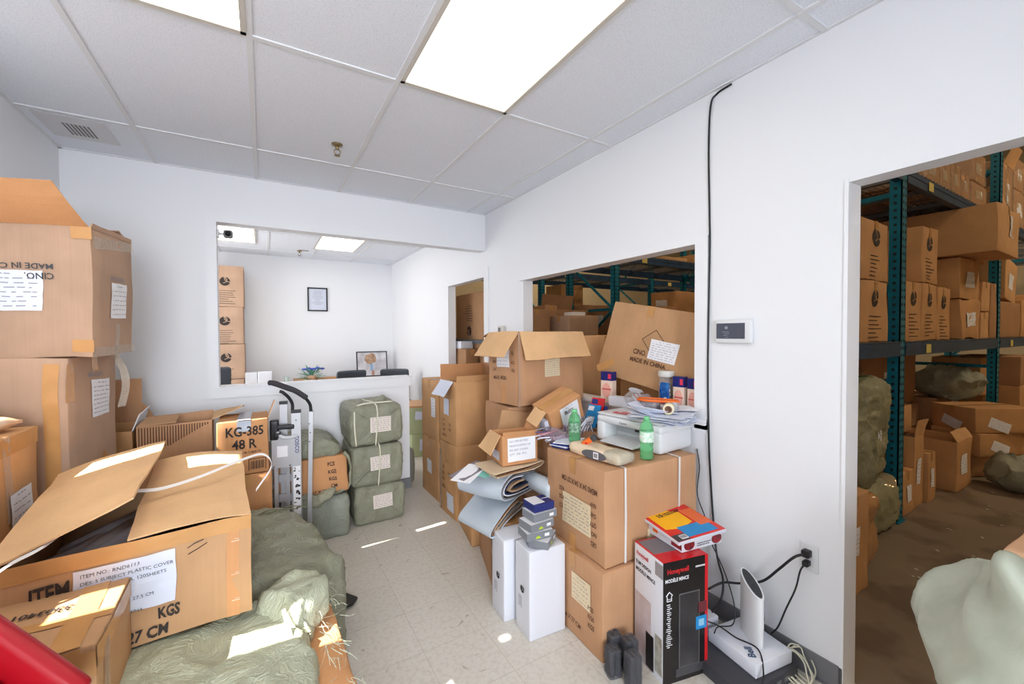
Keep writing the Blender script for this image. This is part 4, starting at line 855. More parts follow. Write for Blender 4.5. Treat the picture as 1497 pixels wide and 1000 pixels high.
folded('upper folded roll of white-backed flooring sheet with navy layers inside', 'flooring_roll', (1.075, 1.925, 0), 20, (-.12, .30, -.02), [
    ([(.30, .552), (.14, .548), (.03, .56), (-.005, .60), (.015, .65), (.09, .682), (.20, .680), (.30, .662)], .007, PALEB, 1, 'outer_sheet'),
    ([(.29, .562), (.14, .557), (.04, .568), (.006, .60), (.025, .642), (.09, .672), (.20, .668), (.29, .652)], .006, GREYF, .99, 'inner_layer'),
    ([(.28, .571), (.14, .566), (.05, .576), (.02, .60), (.035, .635), (.09, .662), (.19, .657)], .006, PAPER, .98, 'inner_layer'),
    ([(.27, .580), (.14, .575), (.06, .585), (.038, .603), (.055, .63), (.10, .648), (.18, .644)], .009, NAVY, .97, 'inner_layer'),
    ([(.26, .592), (.14, .588), (.075, .600), (.09, .622), (.15, .632), (.2, .628)], .010, TAN, .96, 'inner_layer'),
    ([(.26, .604), (.16, .603), (.11, .611)], .008, NAVY, .95, 'inner_layer')])
tag(MB().lathe([(.01, -.15), (.045, -.148), (.05, -.13), (.05, .14), (.045, .15)], c=(0, 0, 0), n=24, axis='y').build('foam_roll', PALEB, smooth=True), 'pale blue foam roll end poking out between the folded rolls and the printed carton', 'roll'); o = bpy.data.objects['foam_roll']; o.location = (1.37, 2.0, .595)
o.location = (1.345, 1.97, .60)
folded('tan ribbed mat folded flat on top of the flooring rolls', 'folded_mat', (1.02, 1.90, 0), 12, (-.01, .22, 0), [
    ([(.02, .700), (.14, .696), (.24, .690), (.33, .696), (.375, .712), (.36, .724), (.25, .716), (.10, .718), (.0, .722)], .007, CREAM, 1, 'mat'), ([(.03, .709), (.14, .707), (.25, .703), (.34, .711)], .006, BRN, .98, 'inner_mat')])
t = thing('sample_sheets', 'loose pale and teal sample sheets lying on the rolls', 'sheets', (1.0, 2.03, .692))
for k, (x, y, rz, w_, d_, m) in enumerate(((-.04, .05, 35, .20, .12, PAPER), (-.02, .08, 20, .22, .12, mat('dim_print', (128, 122, 130), .5)), (.06, .0, 15, .14, .09, mat('teal_sheet', (130, 196, 184), .5)))):
    b = MB(); b.rbox(w_, d_, .002, .0008, (6, 4, 1), c=(0, 0, .004 * k)); b.T = Matrix(); b.warp(lambda p: Matrix.Rotation(R(rz), 3, 'Z') @ p + Vector((x, y, .02 * math.sin(p.x * 9)))); b.build('sheet', m, t)
c = Carton('cardboard_box', 'small open carton with a white handwritten note, on the folded rolls', (1.235, 2.06, .728), (.215, .17, .165), -6, CB_OR, open_top=True, crush=.004)
c.label('F', .03, .02, .17, .13, 0, PAPER, text='NO IMPORTERS\nPENHOLDING UP\n002 KEY CHAIN\nQTY  500  PCS', tsize=.0165, ink=INKG); c.flap('L', 235, .12, CB_BRIGHT, x0=-.02, x1=.15, twist=4); c.flap('F', 95, .02); c.flap('R', 110, .05); c.label('L', .03, .02, .10, .05, 0, PAPER_B)
MB().rbox(.19, .14, .10, .01, (4, 4, 2), c=(0, 0, .01), fn=wob(.01, 20)).build('contents', CB_IN, c.root)
# the two big cartons under the printer
c = Carton('cardboard_box', 'brown carton on the floor with a cream label, under the big text-printed carton', (1.545, 1.565, 0), (.55, .44, .40), -1.8, CB, crush=.005)
c.label('L', .22, .18, .14, .13, 0, PAPER_Y); c.marks('L', [('PCS', .34, .19, .03, 0), ('KGS', .34, .15, .03, 0), ('KGS', .34, .11, .03, 0), ('34 X 34 X 27 CM', .10, .06, .032, 0)], INKB)
c = Carton('cardboard_box', 'big brown carton carrying the printer, upside-down text and cream label on its side', (1.600, 1.590, .404), (.594, .476, .438), -3.4, CB, crush=.005)
c.marks('L', [('MEAS 34 X 34 X 27 CM', .43, .335, .036, 180, .8, 1), ('NW', .42, .27, .03, 180), ('GW', .42, .225, .03, 180), ('QTY', .42, .18, .03, 180), ('NO', .42, .135, .03, 180), ('DES', .42, .09, .03, 180), ('KGS', .16, .27, .03, 180), ('KGS', .16, .225, .03, 180), ('PCS', .16, .18, .03, 180)], INKB)
c.label('L', .15, .10, .23, .15, 0, PAPER_Y, 8, off=.0042); c.strip('L', .235, .36, .235, .438, .05); c.strip('L', .235, 0, .235, .07, .05); c.strap('x', -.18); c.strap('x', .17); c.label('F', .25, .02, .14, .11, 0, PAPER_Y)
# printer
t = thing('printer', 'white all-in-one printer under the paper pile on the big printed carton', 'printer', (1.812, 1.625, .846), -85); W, D, H = .43, .285, .148
b = MB().rbox(W, D, .045, .02, (8, 6, 2), c=(0, 0, H - .047)).rbox(.10, D, H - .035, .02, (3, 6, 4), c=(W / 2 - .05, 0, 0)).rbox(.06, D, H - .035, .018, (2, 6, 4), c=(-W / 2 + .03, 0, 0)).rbox(W - .02, D * .6, H - .04, .01, (3, 3, 3), c=(0, D * .19, .002)).rbox(W - .04, .2, .02, .006, (3, 3, 1), c=(0, -.03, 0))
b.build('body', WHITE_P, t, 'angle')
MB().rbox(W - .01, D - .01, .012, .006, (8, 6, 1), c=(0, 0, H - .001)).build('scanner_lid', WHITE_P, t, 'angle')
MB().span((-W / 2 + .065, -.035, .045), (W / 2 - .105, -.03, .10)).build('paper_slot', mat('slot_grey', (186, 188, 192), .5), t)
b = MB().span((-.02, -.040, .062), (.10, -.036, .092)); o = b.build('slot_label', BLACK_P, t)
b = MB(); rn = random.Random(6)
for k in range(7): b.span((-.016 + k * .016, -.0412, .066 + rn.random() * .012), (-.008 + k * .016, -.040, .084))
b.build('slot_print', PAPER, o)
b = MB().slab([(-.14, -.04, .022), (.10, -.04, .022), (.09, -.20, .012), (-.13, -.20, .012)], (0, 0, 1), .006); b.build('output_tray', WHITE_P, t)
b = MB(); b.T = Matrix.Translation((-.045, -D / 2 - .001, H - .032)) @ Matrix.Rotation(R(90), 4, 'X'); b.text('Canon', .019, Matrix(), 0, bold=1); b.build('brand_lettering', GREY_P, t)
# papers on the printer
t = thing('paper_pile', 'thick untidy pile of white papers on the right end of the printer', 'papers', (1.775, 1.475, 1.008)); rn = random.Random(5)
for k in range(15):
    rz = rn.uniform(-24, 4) - 60; z = k * .0026; dx, dy = rn.uniform(-.02, .025), rn.uniform(-.03, .02); b = MB()
    lift = .0 if k < 11 else .012 * (k - 10)
    b.rbox(.28, .205, .0022, .0008, (8, 6, 1)); Mz = Matrix.Rotation(R(rz), 3, 'Z')
    b.warp(lambda p: Mz @ p + Vector((dx, dy, z + lift * max(0, -p.x / .14) ** 2 - .012 * max(0, p.x / .14) ** 3 * (k < 8)))); b.build('sheet', PAPER_B if k % 3 else PAPER, t)
b = MB(); b.slab([(-.11, .02, .045), (.03, -.07, .043), (.0, -.12, .046), (-.19, .02, .088)], (0, 0, 1), .002); b.build('lifted_sheet', PAPER_B, t)
b = MB(); b.slab([(.02, -.02, .046), (.16, -.12, .046), (.22, -.02, .052), (.10, .10, .052)], (0, 0, 1), .002); b.build('top_sheet', PAPER, t)
# tape dispenser, roll
t = thing('tape_dispenser', 'orange-rimmed packing tape dispenser lying on the paper pile', 'tape dispenser', (1.79, 1.50, 1.056), -62)
MB().lathe([(.052, 0), (.052, .045), (.035, .045), (.035, 0)], c=(-.04, 0, 0), n=26, squash=.75).build('tape_roll', mat('glossy_grey_tape', (170, 160, 160), .2, rgb2=(120, 120, 130), vscale=30), t, True)
b = MB().tube(spline([(-.10, -.02, .047), (-.04, -.045, .047), (.05, -.03, .047), (.10, -.005, .047), (.08, .03, .047), (.0, .035, .047), (-.09, .03, .047), (-.10, -.02, .047)]), .007, 8); b.build('orange_frame', ORANGE, t, True)
MB().span((.04, -.03, .0), (.10, .03, .045)).build('blade_plate', ALU, t)
t = thing('tape_core', 'cream roll of tape with brown core, standing out in front of the tape dispenser', 'tape', (1.765, 1.41, 1.076), rot=(0, 0, R(35)))
MB().lathe([(.018, -.04), (.027, -.04), (.027, .04), (.018, .04), (.018, -.04)], n=22, axis='x').build('roll', mat('cream_tape', (234, 222, 190), .35), t, True)
MB().lathe([(.014, -.041), (.018, -.041), (.018, .041), (.014, .041), (.014, -.041)], n=22, axis='x').build('core', mat('core_brown', (146, 106, 84), .8), t, True)
t = thing('card', 'red and white printed card lying flat on the printer lid', 'card', (1.74, 1.70, 1.007), -78); MB().span((-.05, -.03, 0), (.05, .03, .002)).build('sheet', mat('card_red', (216, 74, 66), .5), t)
b = MB().span((-.043, .002, .002), (-.012, .022, .0028)).span((.0, .0, .002), (.042, .005, .0028)).span((-.03, -.018, .002), (.03, -.014, .0028)); b.build('printed_print', PAPER, t)
# things standing on the sill of the pass-through
def medbox(label, x, y, z, W, H, D=.045, rz=-90):
    t = thing('toiletry_box', label, 'box', (x, y, z), rz, 'pink and blue toiletry boxes at the sill')
    MB().rbox(W, D, H, .001, (1, 1, 1)).build('carton', mat('box_cream', (240, 214, 196), .45), t); MB().span((-W / 2 - .0006, -D / 2 - .0008, H * .72), (W / 2 + .0006, D / 2, H + .0008)).build('blue_band', mat('band_blue', (28, 36, 110), .35), t)
    MB().span((W * .15, -D / 2 - .0014, H * .78), (W * .42, -D / 2, H * .94)).build('pink_mark', mat('hot_pink', (226, 60, 90), .4), t); b = MB().ball((0, -D / 2, H * .40), (W * .40, .002, H * .24), 8); b.build('pink_oval', PINK, t)
    b = MB(); b.T = Matrix.Translation((-W * .36, -D / 2 - .0026, H * .40)) @ Matrix.Rotation(R(90), 4, 'X'); dashes(b, b.T, 0, W * .1, W * .7, W * .1); b.build('lettering', mat('lettering_red', (206, 62, 56), .5), t)
    MB().span((-W / 2 - .001, -D * .4, H * .1), (-W / 2 - .0003, D * .4, H * .6)).build('side_print', GREY_P, t); return t
medbox('pink and blue toiletry box leaning against the lower left of the leaning board', 1.945, 2.03, 1.005, .085, .20, .05, -78)
medbox('pink and blue toiletry box on the sill just right of the candy jar', 2.03, 1.545, 1.005, .066, .205, .04, -84)
medbox('right-hand toiletry box on the sill, against the opening edge', 2.035, 1.462, 1.005, .058, .20, .03, -100).rotation_euler[2] = R(-84)
t = thing('jar', 'clear plastic jar of coloured wrapped sweets on the sill', 'jar', (2.04, 1.65, 1.005))
MB().lathe([(.040, 0), (.044, .01), (.044, .17), (.038, .185), (.038, .20)], n=28).build('jar_body', film('clear_plastic', (240, 242, 244), .22, .08), t, True)
MB().lathe([(.045, .195), (.047, .20), (.047, .225), (.044, .23)], n=28).build('lid', mat('lid_clear_white', (214, 212, 206), .3), t, True)
rn = random.Random(14); cols = [RED, PAPER, SKYB, ORANGE, PAPER, PINK]
for j, m in enumerate((RED, PAPER, SKYB, ORANGE)):
    b = MB()
    for k in range(22):
        a = rn.random() * 6.28; r_ = rn.uniform(.012, .030); b.box((r_ * math.cos(a), r_ * math.sin(a), rn.uniform(.012, .165)), (.018, .012, .008), rot=Matrix.Rotation(rn.random() * 3, 3, (rn.random(), rn.random(), 1)))
    o = b.build('sweets', m, t); o['kind'] = 'stuff'
t = thing('printed_pouch', 'bright blue printed pouch standing in front of the candy jar', 'pouch', (1.965, 1.60, 1.05), -80); MB().rbox(.055, .012, .125, .005, (6, 2, 8), c=(0, 0, .0), fn=lambda p: p + Vector((0, .004 * math.sin(p.z * 60), 0))).build('pouch', mat('pouch_blue', (36, 116, 186), .25, rgb2=(20, 60, 140), vscale=40), t, True); MB().ball((.008, -.007, .03), (.012, .003, .012), 8).build('white_spot', PAPER, t, True)
t = thing('white_carton', 'long white carton lying across the back of the printer', 'box', (1.90, 1.86, 1.006), -82); MB().rbox(.17, .06, .058, .002, (1, 1, 1)).build('carton', CB_WHITE, t)
t = thing('plastic_bag', 'clear crumpled bag of red and white sticks at the back of the printer', 'bag', (1.87, 1.70, 1.012))
MB().ball((0, 0, .055), (.05, .10, .05), 18, fn=lambda p: p + nvec(p * 22) * .018).build('film', film('clear_bag', (244, 244, 246), .25, .08), t)
b = MB(); 
for k in range(7): b.ball((.0, .0 + .008 * k, .11 + .004 * (k % 2)), (.006, .03, .012), 6, fn=lambda p: p + nvec(p * 60) * .01)
b.build('knotted_top', film('clear_bag2', (244, 244, 246), .4, .05), t)
for k in range(5): MB().tube([(-.03 + k * .012, -.06 + .01 * k, .02), (-.01 + .012 * k, .04, .075 + .004 * k)], .006, 8).build('stick', RED if k % 2 else PAPER, t, True)
MB().rbox(.08, .05, .06, .006, (3, 3, 2), c=(.03, -.09, .0), fn=wob(.006, 20)).build('red_sachet', mat('sachet_red', (190, 60, 50), .4, rgb2=(226, 140, 120), vscale=60), t)
# red / blue blister packs next to the BLESS box
for k, (x, y, z, rx, rz, m, nm) in enumerate(((1.80, 2.00, .90, 20, -70, RED, 'red and navy blister pack, left of the white long carton'), (1.775, 1.955, .875, 40, -60, BLUE, 'navy blister pack leaning at the left back corner of the printer'), (1.74, 1.99, .87, 30, -75, SKYB, 'blue blister pack nearest the BLESS box'))):
    t = thing('blister_pack', nm, 'pack', (x, y, z), rot=(R(-rx), 0, R(rz)), group='blister packs behind the printer')
    MB().span((-.045, -.004, 0), (.045, .004, .15)).build('card', m, t); MB().rbox(.05, .012, .05, .005, (2, 2, 2), c=(0, -.008, .02)).build('blister', mat('blister_grey', (196, 204, 212), .15), t, True); MB().span((-.04, -.0055, .11), (.0, -.004, .14)).build('mark', PAPER if k else BLUE, t)
# tilted BLESS box
c = Carton('cardboard_box', 'small orange-brown carton tipped on its edge with a BLESS label', (1.545, 2.02, .925), (.24, .17, .16), 0, CB_OR, crush=.004, rot=(R(12), R(-23), R(-4)), open_top=False, seam=False)
c.label('F', .075, .008, .135, .135, 0, PAPER, lines=1, ink=DGREY); c.marks('F', [('BLESS', .10, .095, .03, -4, .9, 1)], DGREY, off=.0075); 
b = MB().slab([(-.118, -.06, .15), (-.118, .05, .15), (-.20, .05, .10), (-.20, -.06, .10)], (.4, 0, 1), .004); b.build('open_flap', CB_BRIGHT, c.root)
b = MB().span((-.145, -.06, .02), (-.119, .05, .10)); b.build('inner_flap', PAPER_B, c.root)
# heap of pens in clear bags
t = thing('bag_of_pens', 'heap of clear bags full of silvery and pink pens beside the BLESS box', 'bag', (1.49, 1.90, .852)); rn = random.Random(19)
MB().ball((-.03, .01, .03), (.12, .10, .036), 20, fn=lambda p: p + nvec(p * 18) * .02).build('film', film('bag_tinted', (226, 210, 220), .3, .1), t)
pm = [mat('pen_silver', (150, 142, 150), .3, .4), mat('pen_pink', (196, 140, 150), .4), mat('pen_violet', (110, 92, 140), .4), mat('pen_white', (225, 225, 235), .4)]
for k in range(46):
    a = rn.uniform(-.5, .5) + (.9 if k % 5 == 0 else 0); L = .14; x, y, z = rn.uniform(-.13, .06), rn.uniform(-.05, .09), .008 + rn.random() * .065 * (1 - abs(x if (x := 0) else 0))
    MB().tube([(x - L / 2 * math.cos(a), y - L / 2 * math.sin(a), z), (x + L / 2 * math.cos(a), y + L / 2 * math.sin(a), z + rn.uniform(-.006, .012))], .0038, 6).build('pen', pm[k % 4], t, True)
for k in range(18):
    a = rn.uniform(0, 3.1); MB().tube(spline([(.12 + .05 * math.cos(a + 2), -.02 + .04 * math.sin(a), .02), (.14 + rn.uniform(-.02, .03), rn.uniform(-.05, .05), .06 + rn.random() * .06), (.15 + .04 * math.cos(a), .04 * math.sin(a) - .02, .02)], 4), .0028, 5).build('pen', pm[k % 2 * 3], t, True)
t = thing('booklets', 'fan of thin white and navy booklets under the bags of pens', 'booklets', (1.43, 1.80, .846), 25); rn = random.Random(3)
for k in range(6): b = MB(); b.box((rn.uniform(-.02, .02), rn.uniform(-.01, .01), .003 + k * .005), (.16, .11, .004), rot=Matrix.Rotation(R(rn.uniform(-14, 14)), 3, 'Z')); b.build('booklet', [BLUE, PAPER, PAPER_B][k % 3], t)
# bottles
GLASSG = mat('green_bottle_plastic', (150, 232, 172), .08, trans=.75, spec=.6, ior=1.2); GCAP = mat('green_cap', (120, 200, 140), .3); BLAB = mat('bottle_label', (170, 220, 180), .3, rgb2=(240, 244, 240), vscale=60)
def bottle(label, x, y, z, lab):
    t = thing('water_bottle', label, 'bottle', (x, y, z), group='green water bottles')
    pr = [(.020, 0), (.031, .004), (.032, .02), (.029, .035), (.032, .05), (.029, .065), (.032, .08), (.0325, .12), (.032, .15), (.026, .172), (.014, .19), (.0125, .197)]
    MB().lathe([(r, h * .99) for r, h in pr], n=28).build('bottle', GLASSG, t, True)
    MB().lathe([(.0335, .085), (.0338, .09), (.0338, .13), (.0335, .135)], n=28).build('label', BLAB if lab else mat('label_print', (160, 200, 170), .3, rgb2=(60, 90, 74), vscale=70), t, True)
    MB().lathe([(.0145, .188), (.0145, .203), (.013, .206)], n=20).build('cap', GCAP, t, True)
bottle('green water bottle on the left, beside the bags of pens', 1.43, 1.75, .845, False); bottle('green water bottle on the right, in front of the printer', 1.600, 1.408, .845, True)
# padded cream pack with dark oval end, utility knife, card
t = thing('insole_pack', 'cream padded pack with a dark grey oval side and barcode sticker', 'pack', (1.415, 1.545, .845), -82)
MB().rbox(.33, .12, .055, .024, (16, 6, 4), fn=lambda p: Vector((p.x, p.y * (1 - .25 * max(0, -p.x / .165) ** 2), p.z)) + nvec(p * 18) * .003).build('pad', mat('cream_pad', (226, 204, 174), .7, bump=.2, bscale=60), t, True)
b = MB(); P = [(.02 + .075 * math.cos(a) * (1 if abs(math.cos(a)) < .7 else 1), -.058, .027 + .021 * math.sin(a)) for a in [2 * PI * k / 28 for k in range(28)]]; b.slab(P, (0, -1, 0), .006); b.build('grey_oval', mat('oval_grey', (92, 92, 96), .6), t)
b = MB().span((.02, -.0655, .012), (.05, -.0645, .044)); o = b.build('sticker', PAPER, t); b = MB()
for k in range(5): b.span((.025 + k * .0045, -.0665, .018), (.027 + k * .0045, -.0655, .038))
b.build('bar_code', INK, o)
MB().rbox(.12, .122, .056, .024, (8, 6, 4), c=(.115, 0, .0015), fn=wob(.003, 30)).build('clear_wrap', film('pack_film', (236, 236, 226), .35, .1), t, True)
t = thing('utility_knife', 'orange utility knife with dark grip standing on the cream pad', 'knife', (1.405, 1.60, .905), rot=(R(20), R(-35), R(-60)))
MB().rbox(.075, .026, .026, .008, (4, 2, 2)).build('body', ORANGE, t, True); MB().rbox(.03, .03, .03, .008, (2, 2, 2), c=(.035, 0, -.002)).build('grip', DGREY, t, True); MB().rbox(.025, .03, .02, .006, (2, 2, 2), c=(-.04, 0, 0)).build('grip', DGREY, t, True); MB().ball((-.01, -.013, .014), (.007, .004, .007), 6).build('slider', RED, t, True)
t = thing('paper_sheet', 'white paper sheet lying on the big carton before the printer', 'paper', (1.50, 1.69, .846), -60); MB().span((-.08, -.06, 0), (.08, .06, .0015)).build('sheet', PAPER, t)
# big printed board carton leaning in the pass-through
TL, TR, BL = Vector((2.09, 2.055, 1.655)), Vector((2.15, 1.53, 1.56)), Vector((1.985, 2.190, 1.19))
ex = (TR - TL).normalized(); ez = (TL - BL); ez = (ez - ez.dot(ex) * ex).normalized(); ey = ez.cross(ex)
c = Carton('cardboard_box', 'large flat carton leaning in the wall opening, diamond mark and MADE IN CHINA', (0, 0, 0), (.74, .10, .50), 0, CB_TAN, crush=.004, taped=False, seam=False)
M = Matrix((ex, ey, ez)).transposed().to_4x4(); ctr = BL + ex * .37 + ey * .05 + ez * .005; M.translation = ctr; c.root.matrix_world = M
c.marks('F', [('CINO.', .245, .185, .046, 0, .8, 1), ('MADE IN CHINA', .235, .135, .040, 0, .88, 1)], INKB)
b = MB(); b.T = c.place('F', .375, .285, 0, .003)
for a in range(4):
    p0 = Vector((.085 * math.cos(a * PI / 2), .075 * math.sin(a * PI / 2), 0)); p1 = Vector((.085 * math.cos((a + 1) * PI / 2), .075 * math.sin((a + 1) * PI / 2), 0)); d_ = (p1 - p0).normalized().cross(Vector((0, 0, 1))) * .002; b._add([p0 - d_, p1 - d_, p1 + d_, p0 + d_], [(0, 1, 2, 3)])
b.warp(c.wf); b.build('diamond_mark', INKB, c.root); c.label('F', .36, .175, .19, .125, 0, PAPER, 8, off=.005); c.strip('F', .30, .43, .30, .50, .05); c.strip('F', .0, .02, .12, .10, .05)
# heater box and what lies on it
t = thing('heater_box', 'tall black, white and red appliance carton standing in front of the printed cartons', 'box', (1.527, 1.212, 0), -12); W, D, H = .228, .195, .512
MB().rbox(W, D, H, .003, (1, 1, 1)).build('carton', CB_WHITE, t, 'angle'); e = .0012
MB().span((-W / 2, -D / 2 - e, .0), (W / 2, -D / 2, H)).build('black_panel', mat('black_gloss_print', (30, 28, 30), .25), t)
MB().span((W / 2 - .014, -D / 2 - 2 * e, .0), (W / 2 + e, -D / 2, H)).build('red_edge', RED, t); MB().span((-W / 2, -D / 2, H), (W / 2, D / 2, H + e)).build('red_top', RED, t)
MB().span((-W / 2 + .01, -D / 2 + .07, H + e), (.05, D / 2 - .01, H + e * 1.8)).build('grey_top_panel', mat('top_grey', (120, 116, 122), .4), t)
b = MB(); b.T = Matrix.Translation((-.095, -D / 2 - e * 1.6, H - .05)) @ Matrix.Rotation(R(90), 4, 'X'); b.text('Honeywell', .030, Matrix(), 0, bold=1.4, sx=.85); b.build('red_brand', mat('brand_red', (206, 40, 44), .4), t)
b = MB(); b.T = Matrix.Translation((-.105, -D / 2 - e * 1.6, H - .085)) @ Matrix.Rotation(R(90), 4, 'X'); b.text('MODÈLE MINCE', .021, Matrix(), 0, bold=1.2, sx=.8); b.T = Matrix.Translation((.05, -D / 2 - e * 1.6, H - .045)) @ Matrix.Rotation(R(90), 4, 'X'); dashes(b, b.T, 0, .004, .05, .007); b.build('white_title', PAPER, t)
b = MB(); b.T = Matrix.Translation((-.10, -D / 2 - e * 1.6, 0)) @ Matrix.Rotation(R(90), 4, 'X')
b.tube([(-.0, .372, 0), (.016, .388, 0), (.032, .372, 0)], .0022, 4); b.box((.005, .36, 0), (.003, .022, .001)); b.box((.027, .36, 0), (.003, .022, .001)); b.box((.016, .350, 0), (.022, .003, .001)); rn = random.Random(7); b.text('Home', .009, Matrix.Translation((.004, .356, 0)), 0, bold=1)
for k in range(22): b.box((.012 + (k % 3) * .002, .335 - k * .0085, 0), (rn.uniform(.012, .03), .003, .0008))
b.build('feature_list', PAPER, t)
MB().span((-.035, -D / 2 - e * 2, .055), (.072, -D / 2 - e, .37)).build('appliance_outline', mat('print_mid_grey', (92, 92, 94), .3), t)
MB().span((-.030, -D / 2 - e * 2.6, .06), (.067, -D / 2 - e, .365)).build('appliance_picture', mat('print_dark', (44, 43, 46), .22, rgb2=(74, 72, 74), vscale=3), t)
MB().span((-.05, -D / 2 - e * 2.4, .02), (.09, -D / 2 - e, .055)).build('appliance_foot_picture', mat('print_foot', (70, 70, 74), .3), t)
o = MB().span((.052, -D / 2 - e * 3, .20), (.108, -D / 2 - e, .255)).build('blue_sticker', SKYB, t); MB().span((.066, -D / 2 - e * 3.6, .213), (.094, -D / 2 - e * 3, .242)).build('sticker_picture', mat('sticker_pale', (150, 200, 230), .4), o)
MB().span((.058, -D / 2 - e * 2.6, .27), (.108, -D / 2 - e, .315)).build('maroon_panel', mat('maroon', (110, 44, 52), .4), t)
b = MB(); b.T = Matrix.Translation((-W / 2 - e, D / 2 - .015, H - .045)) @ Matrix(((0, 0, -1, 0), (-1, 0, 0, 0), (0, 1, 0, 0), (0, 0, 0, 1)))
b.text('Honeywell', .026, Matrix(), 0, bold=1.3, sx=.75); b.build('side_brand', mat('brand_red', (206, 40, 44), .4), t)
b = MB(); b.T = Matrix.Translation((-W / 2 - e, D / 2 - .012, H - .085)) @ Matrix(((0, 0, -1, 0), (-1, 0, 0, 0), (0, 1, 0, 0), (0, 0, 0, 1)))
b.text('SLIM DESIGN', .022, Matrix(), 0, bold=1.2, sx=.85); b.T = b.T @ Matrix.Translation((0, -.032, 0)); b.text('MODÈLE MINCE', .022, Matrix(), 0, bold=1.2, sx=.85); b.build('side_title', INK, t)
MB().span((-W / 2 - e, -D / 2 + .001, H - .07), (-W / 2, -D / 2 + .05, H - .012)).build('side_grey_photo', mat('side_grey', (150, 146, 150), .4), t)
MB().span((-W / 2 - e, D / 2 - .12, .0), (-W / 2, D / 2 - .004, .30)).build('room_photo', mat('photo_taupe', (178, 160, 158), .4, rgb2=(206, 196, 200), vscale=8), t); MB().span((-W / 2 - 2 * e, -D / 2 + .06, .01), (-W / 2, -D / 2 + .11, .16)).build('dark_appliance_photo', BLACK_P, t)
MB().span((-W / 2 - e, -D / 2 + .005, .03), (-W / 2, -D / 2 + .05, .19)).build('small_photo', mat('photo_sage', (190, 192, 180), .4, rgb2=(150, 140, 130), vscale=30), t)
t = thing('appliance_carton', 'white flat carton with red pictures lying on the tall black appliance carton', 'box', (1.655, 1.235, .516), -8); W, D, H = .235, .205, .052
MB().rbox(W, D, H, .002, (1, 1, 1)).build('carton', CB_WHITE, t, 'angle')
for x in (-.075, .085): 
    b = MB(); b.slab([(x + .03 * math.cos(a), -D / 2 - .0003, .026 + .022 * math.sin(a)) for a in [2 * PI * k / 16 for k in range(16)]], (0, -1, 0), .0012); b.build('red_picture', mat('picture_red', (170, 36, 44), .3, rgb2=(60, 44, 50), vscale=50), t)
b = MB(); b.T = Matrix.Translation((-.03, -D / 2 - .001, .018)) @ Matrix.Rotation(R(90), 4, 'X'); dashes(b, b.T, 0, .006, .07, .004, 2, .009); b.build('lettering', DGREY, t)
MB().span((-W / 2 - .001, -D / 2, .01), (-W / 2, -D / 2 + .06, .05)).build('side_picture', mat('picture_red', (170, 36, 44), .3), t); o = MB().span((-W / 2 - .001, D / 2 - .06, .02), (-W / 2, D / 2 - .03, .042)).build('orange_dot', ORANGE, t)
t = thing('envelope_pack', 'bright yellow, red and blue envelope pack lying on top of the appliance cartons', 'pack', (1.645, 1.245, .572), -10, rot=(R(3), R(-3), R(-10))); W, D, H = .265, .26, .016
MB().rbox(W, D, H, .003, (1, 1, 1)).build('pack', mat('pack_white', (214, 216, 226), .3), t)
MB().span((-W / 2 + .001, -D / 2 + .001, H), (W / 2 - .001, D / 2 - .001, H + .0008)).build('red_cover', mat('cover_red', (214, 46, 40), .25), t)
b = MB(); b.slab([(-W / 2 + .02, D / 2 - .02, H + .0008), (-W / 2 + .02, -.03, H + .0008), (-.04, -.05, H + .0008), (.045, -.02, H + .0008), (.05, .07, H + .0008), (-.02, D / 2 - .01, H + .0008)], (0, 0, 1), .0008); b.build('yellow_panel', YEL, t)
MB().span((-.06, -D / 2 + .015, H + .0008), (W / 2 - .03, -.035, H + .0018)).build('blue_panel', SKYB, t); MB().span((-W / 2 + .002, -D / 2 + .002, H + .0008), (-.062, -D / 2 + .05, H + .0016)).build('dark_panel', DGREY, t)
o = MB().span((-.10, -D / 2 + .012, H + .0016), (-.065, -D / 2 + .04, H + .0024)).build('bar_code_sticker', PAPER, t); b = MB()
for k in range(6): b.span((-.097 + k * .005, -D / 2 + .016, H + .0024), (-.0945 + k * .005, -D / 2 + .036, H + .003))
b.build('bar_code', INK, o)
b = MB(); b.T = Matrix.Translation((-.075, .062, H + .002)) @ Matrix.Rotation(R(6), 4, 'Z'); b.text('10', .034, Matrix(), 0, bold=2.5); b.T = b.T @ Matrix.Translation((.04, .012, 0)); dashes(b, b.T, 0, .004, .09, .007, 2, .012); b.build('lettering', INK, t)
b = MB(); b.T = Matrix.Translation((W / 2 - .075, .0, H + .002)); b.span((-.0, -.06, -.001), (.07, .08, 0)); b.build('orange_panel', mat('cover_orange', (232, 110, 60), .3), t)
# shrink-wrapped black packs by the box foot
SHR = film('shrink_film', (205, 205, 212), .12, .10)
for k, (x, y, h) in enumerate(((1.285, 1.20, .145), (1.335, 1.265, .150), (1.31, 1.335, .140), (1.262, 1.29, .120))):
    t = thing('shrink_wrapped_pack', 'shrink-wrapped black multipack on the floor, %s of the four' % ('nearest the camera', 'rightmost', 'farthest', 'leftmost and lowest')[k], 'pack', (x, y, 0), -14, 'shrink-wrapped black multipacks')
    for j in range(2): MB().rbox(.026, .050, h - .008, .008, (2, 3, 6), c=(-.0135 + .027 * j, 0, .004)).build('container', mat('container_black', (36, 36, 42), .25), t, True)
    MB().rbox(.060, .056, h, .008, (4, 4, 8), fn=wob(.003, 40)).build('film', SHR, t, True)
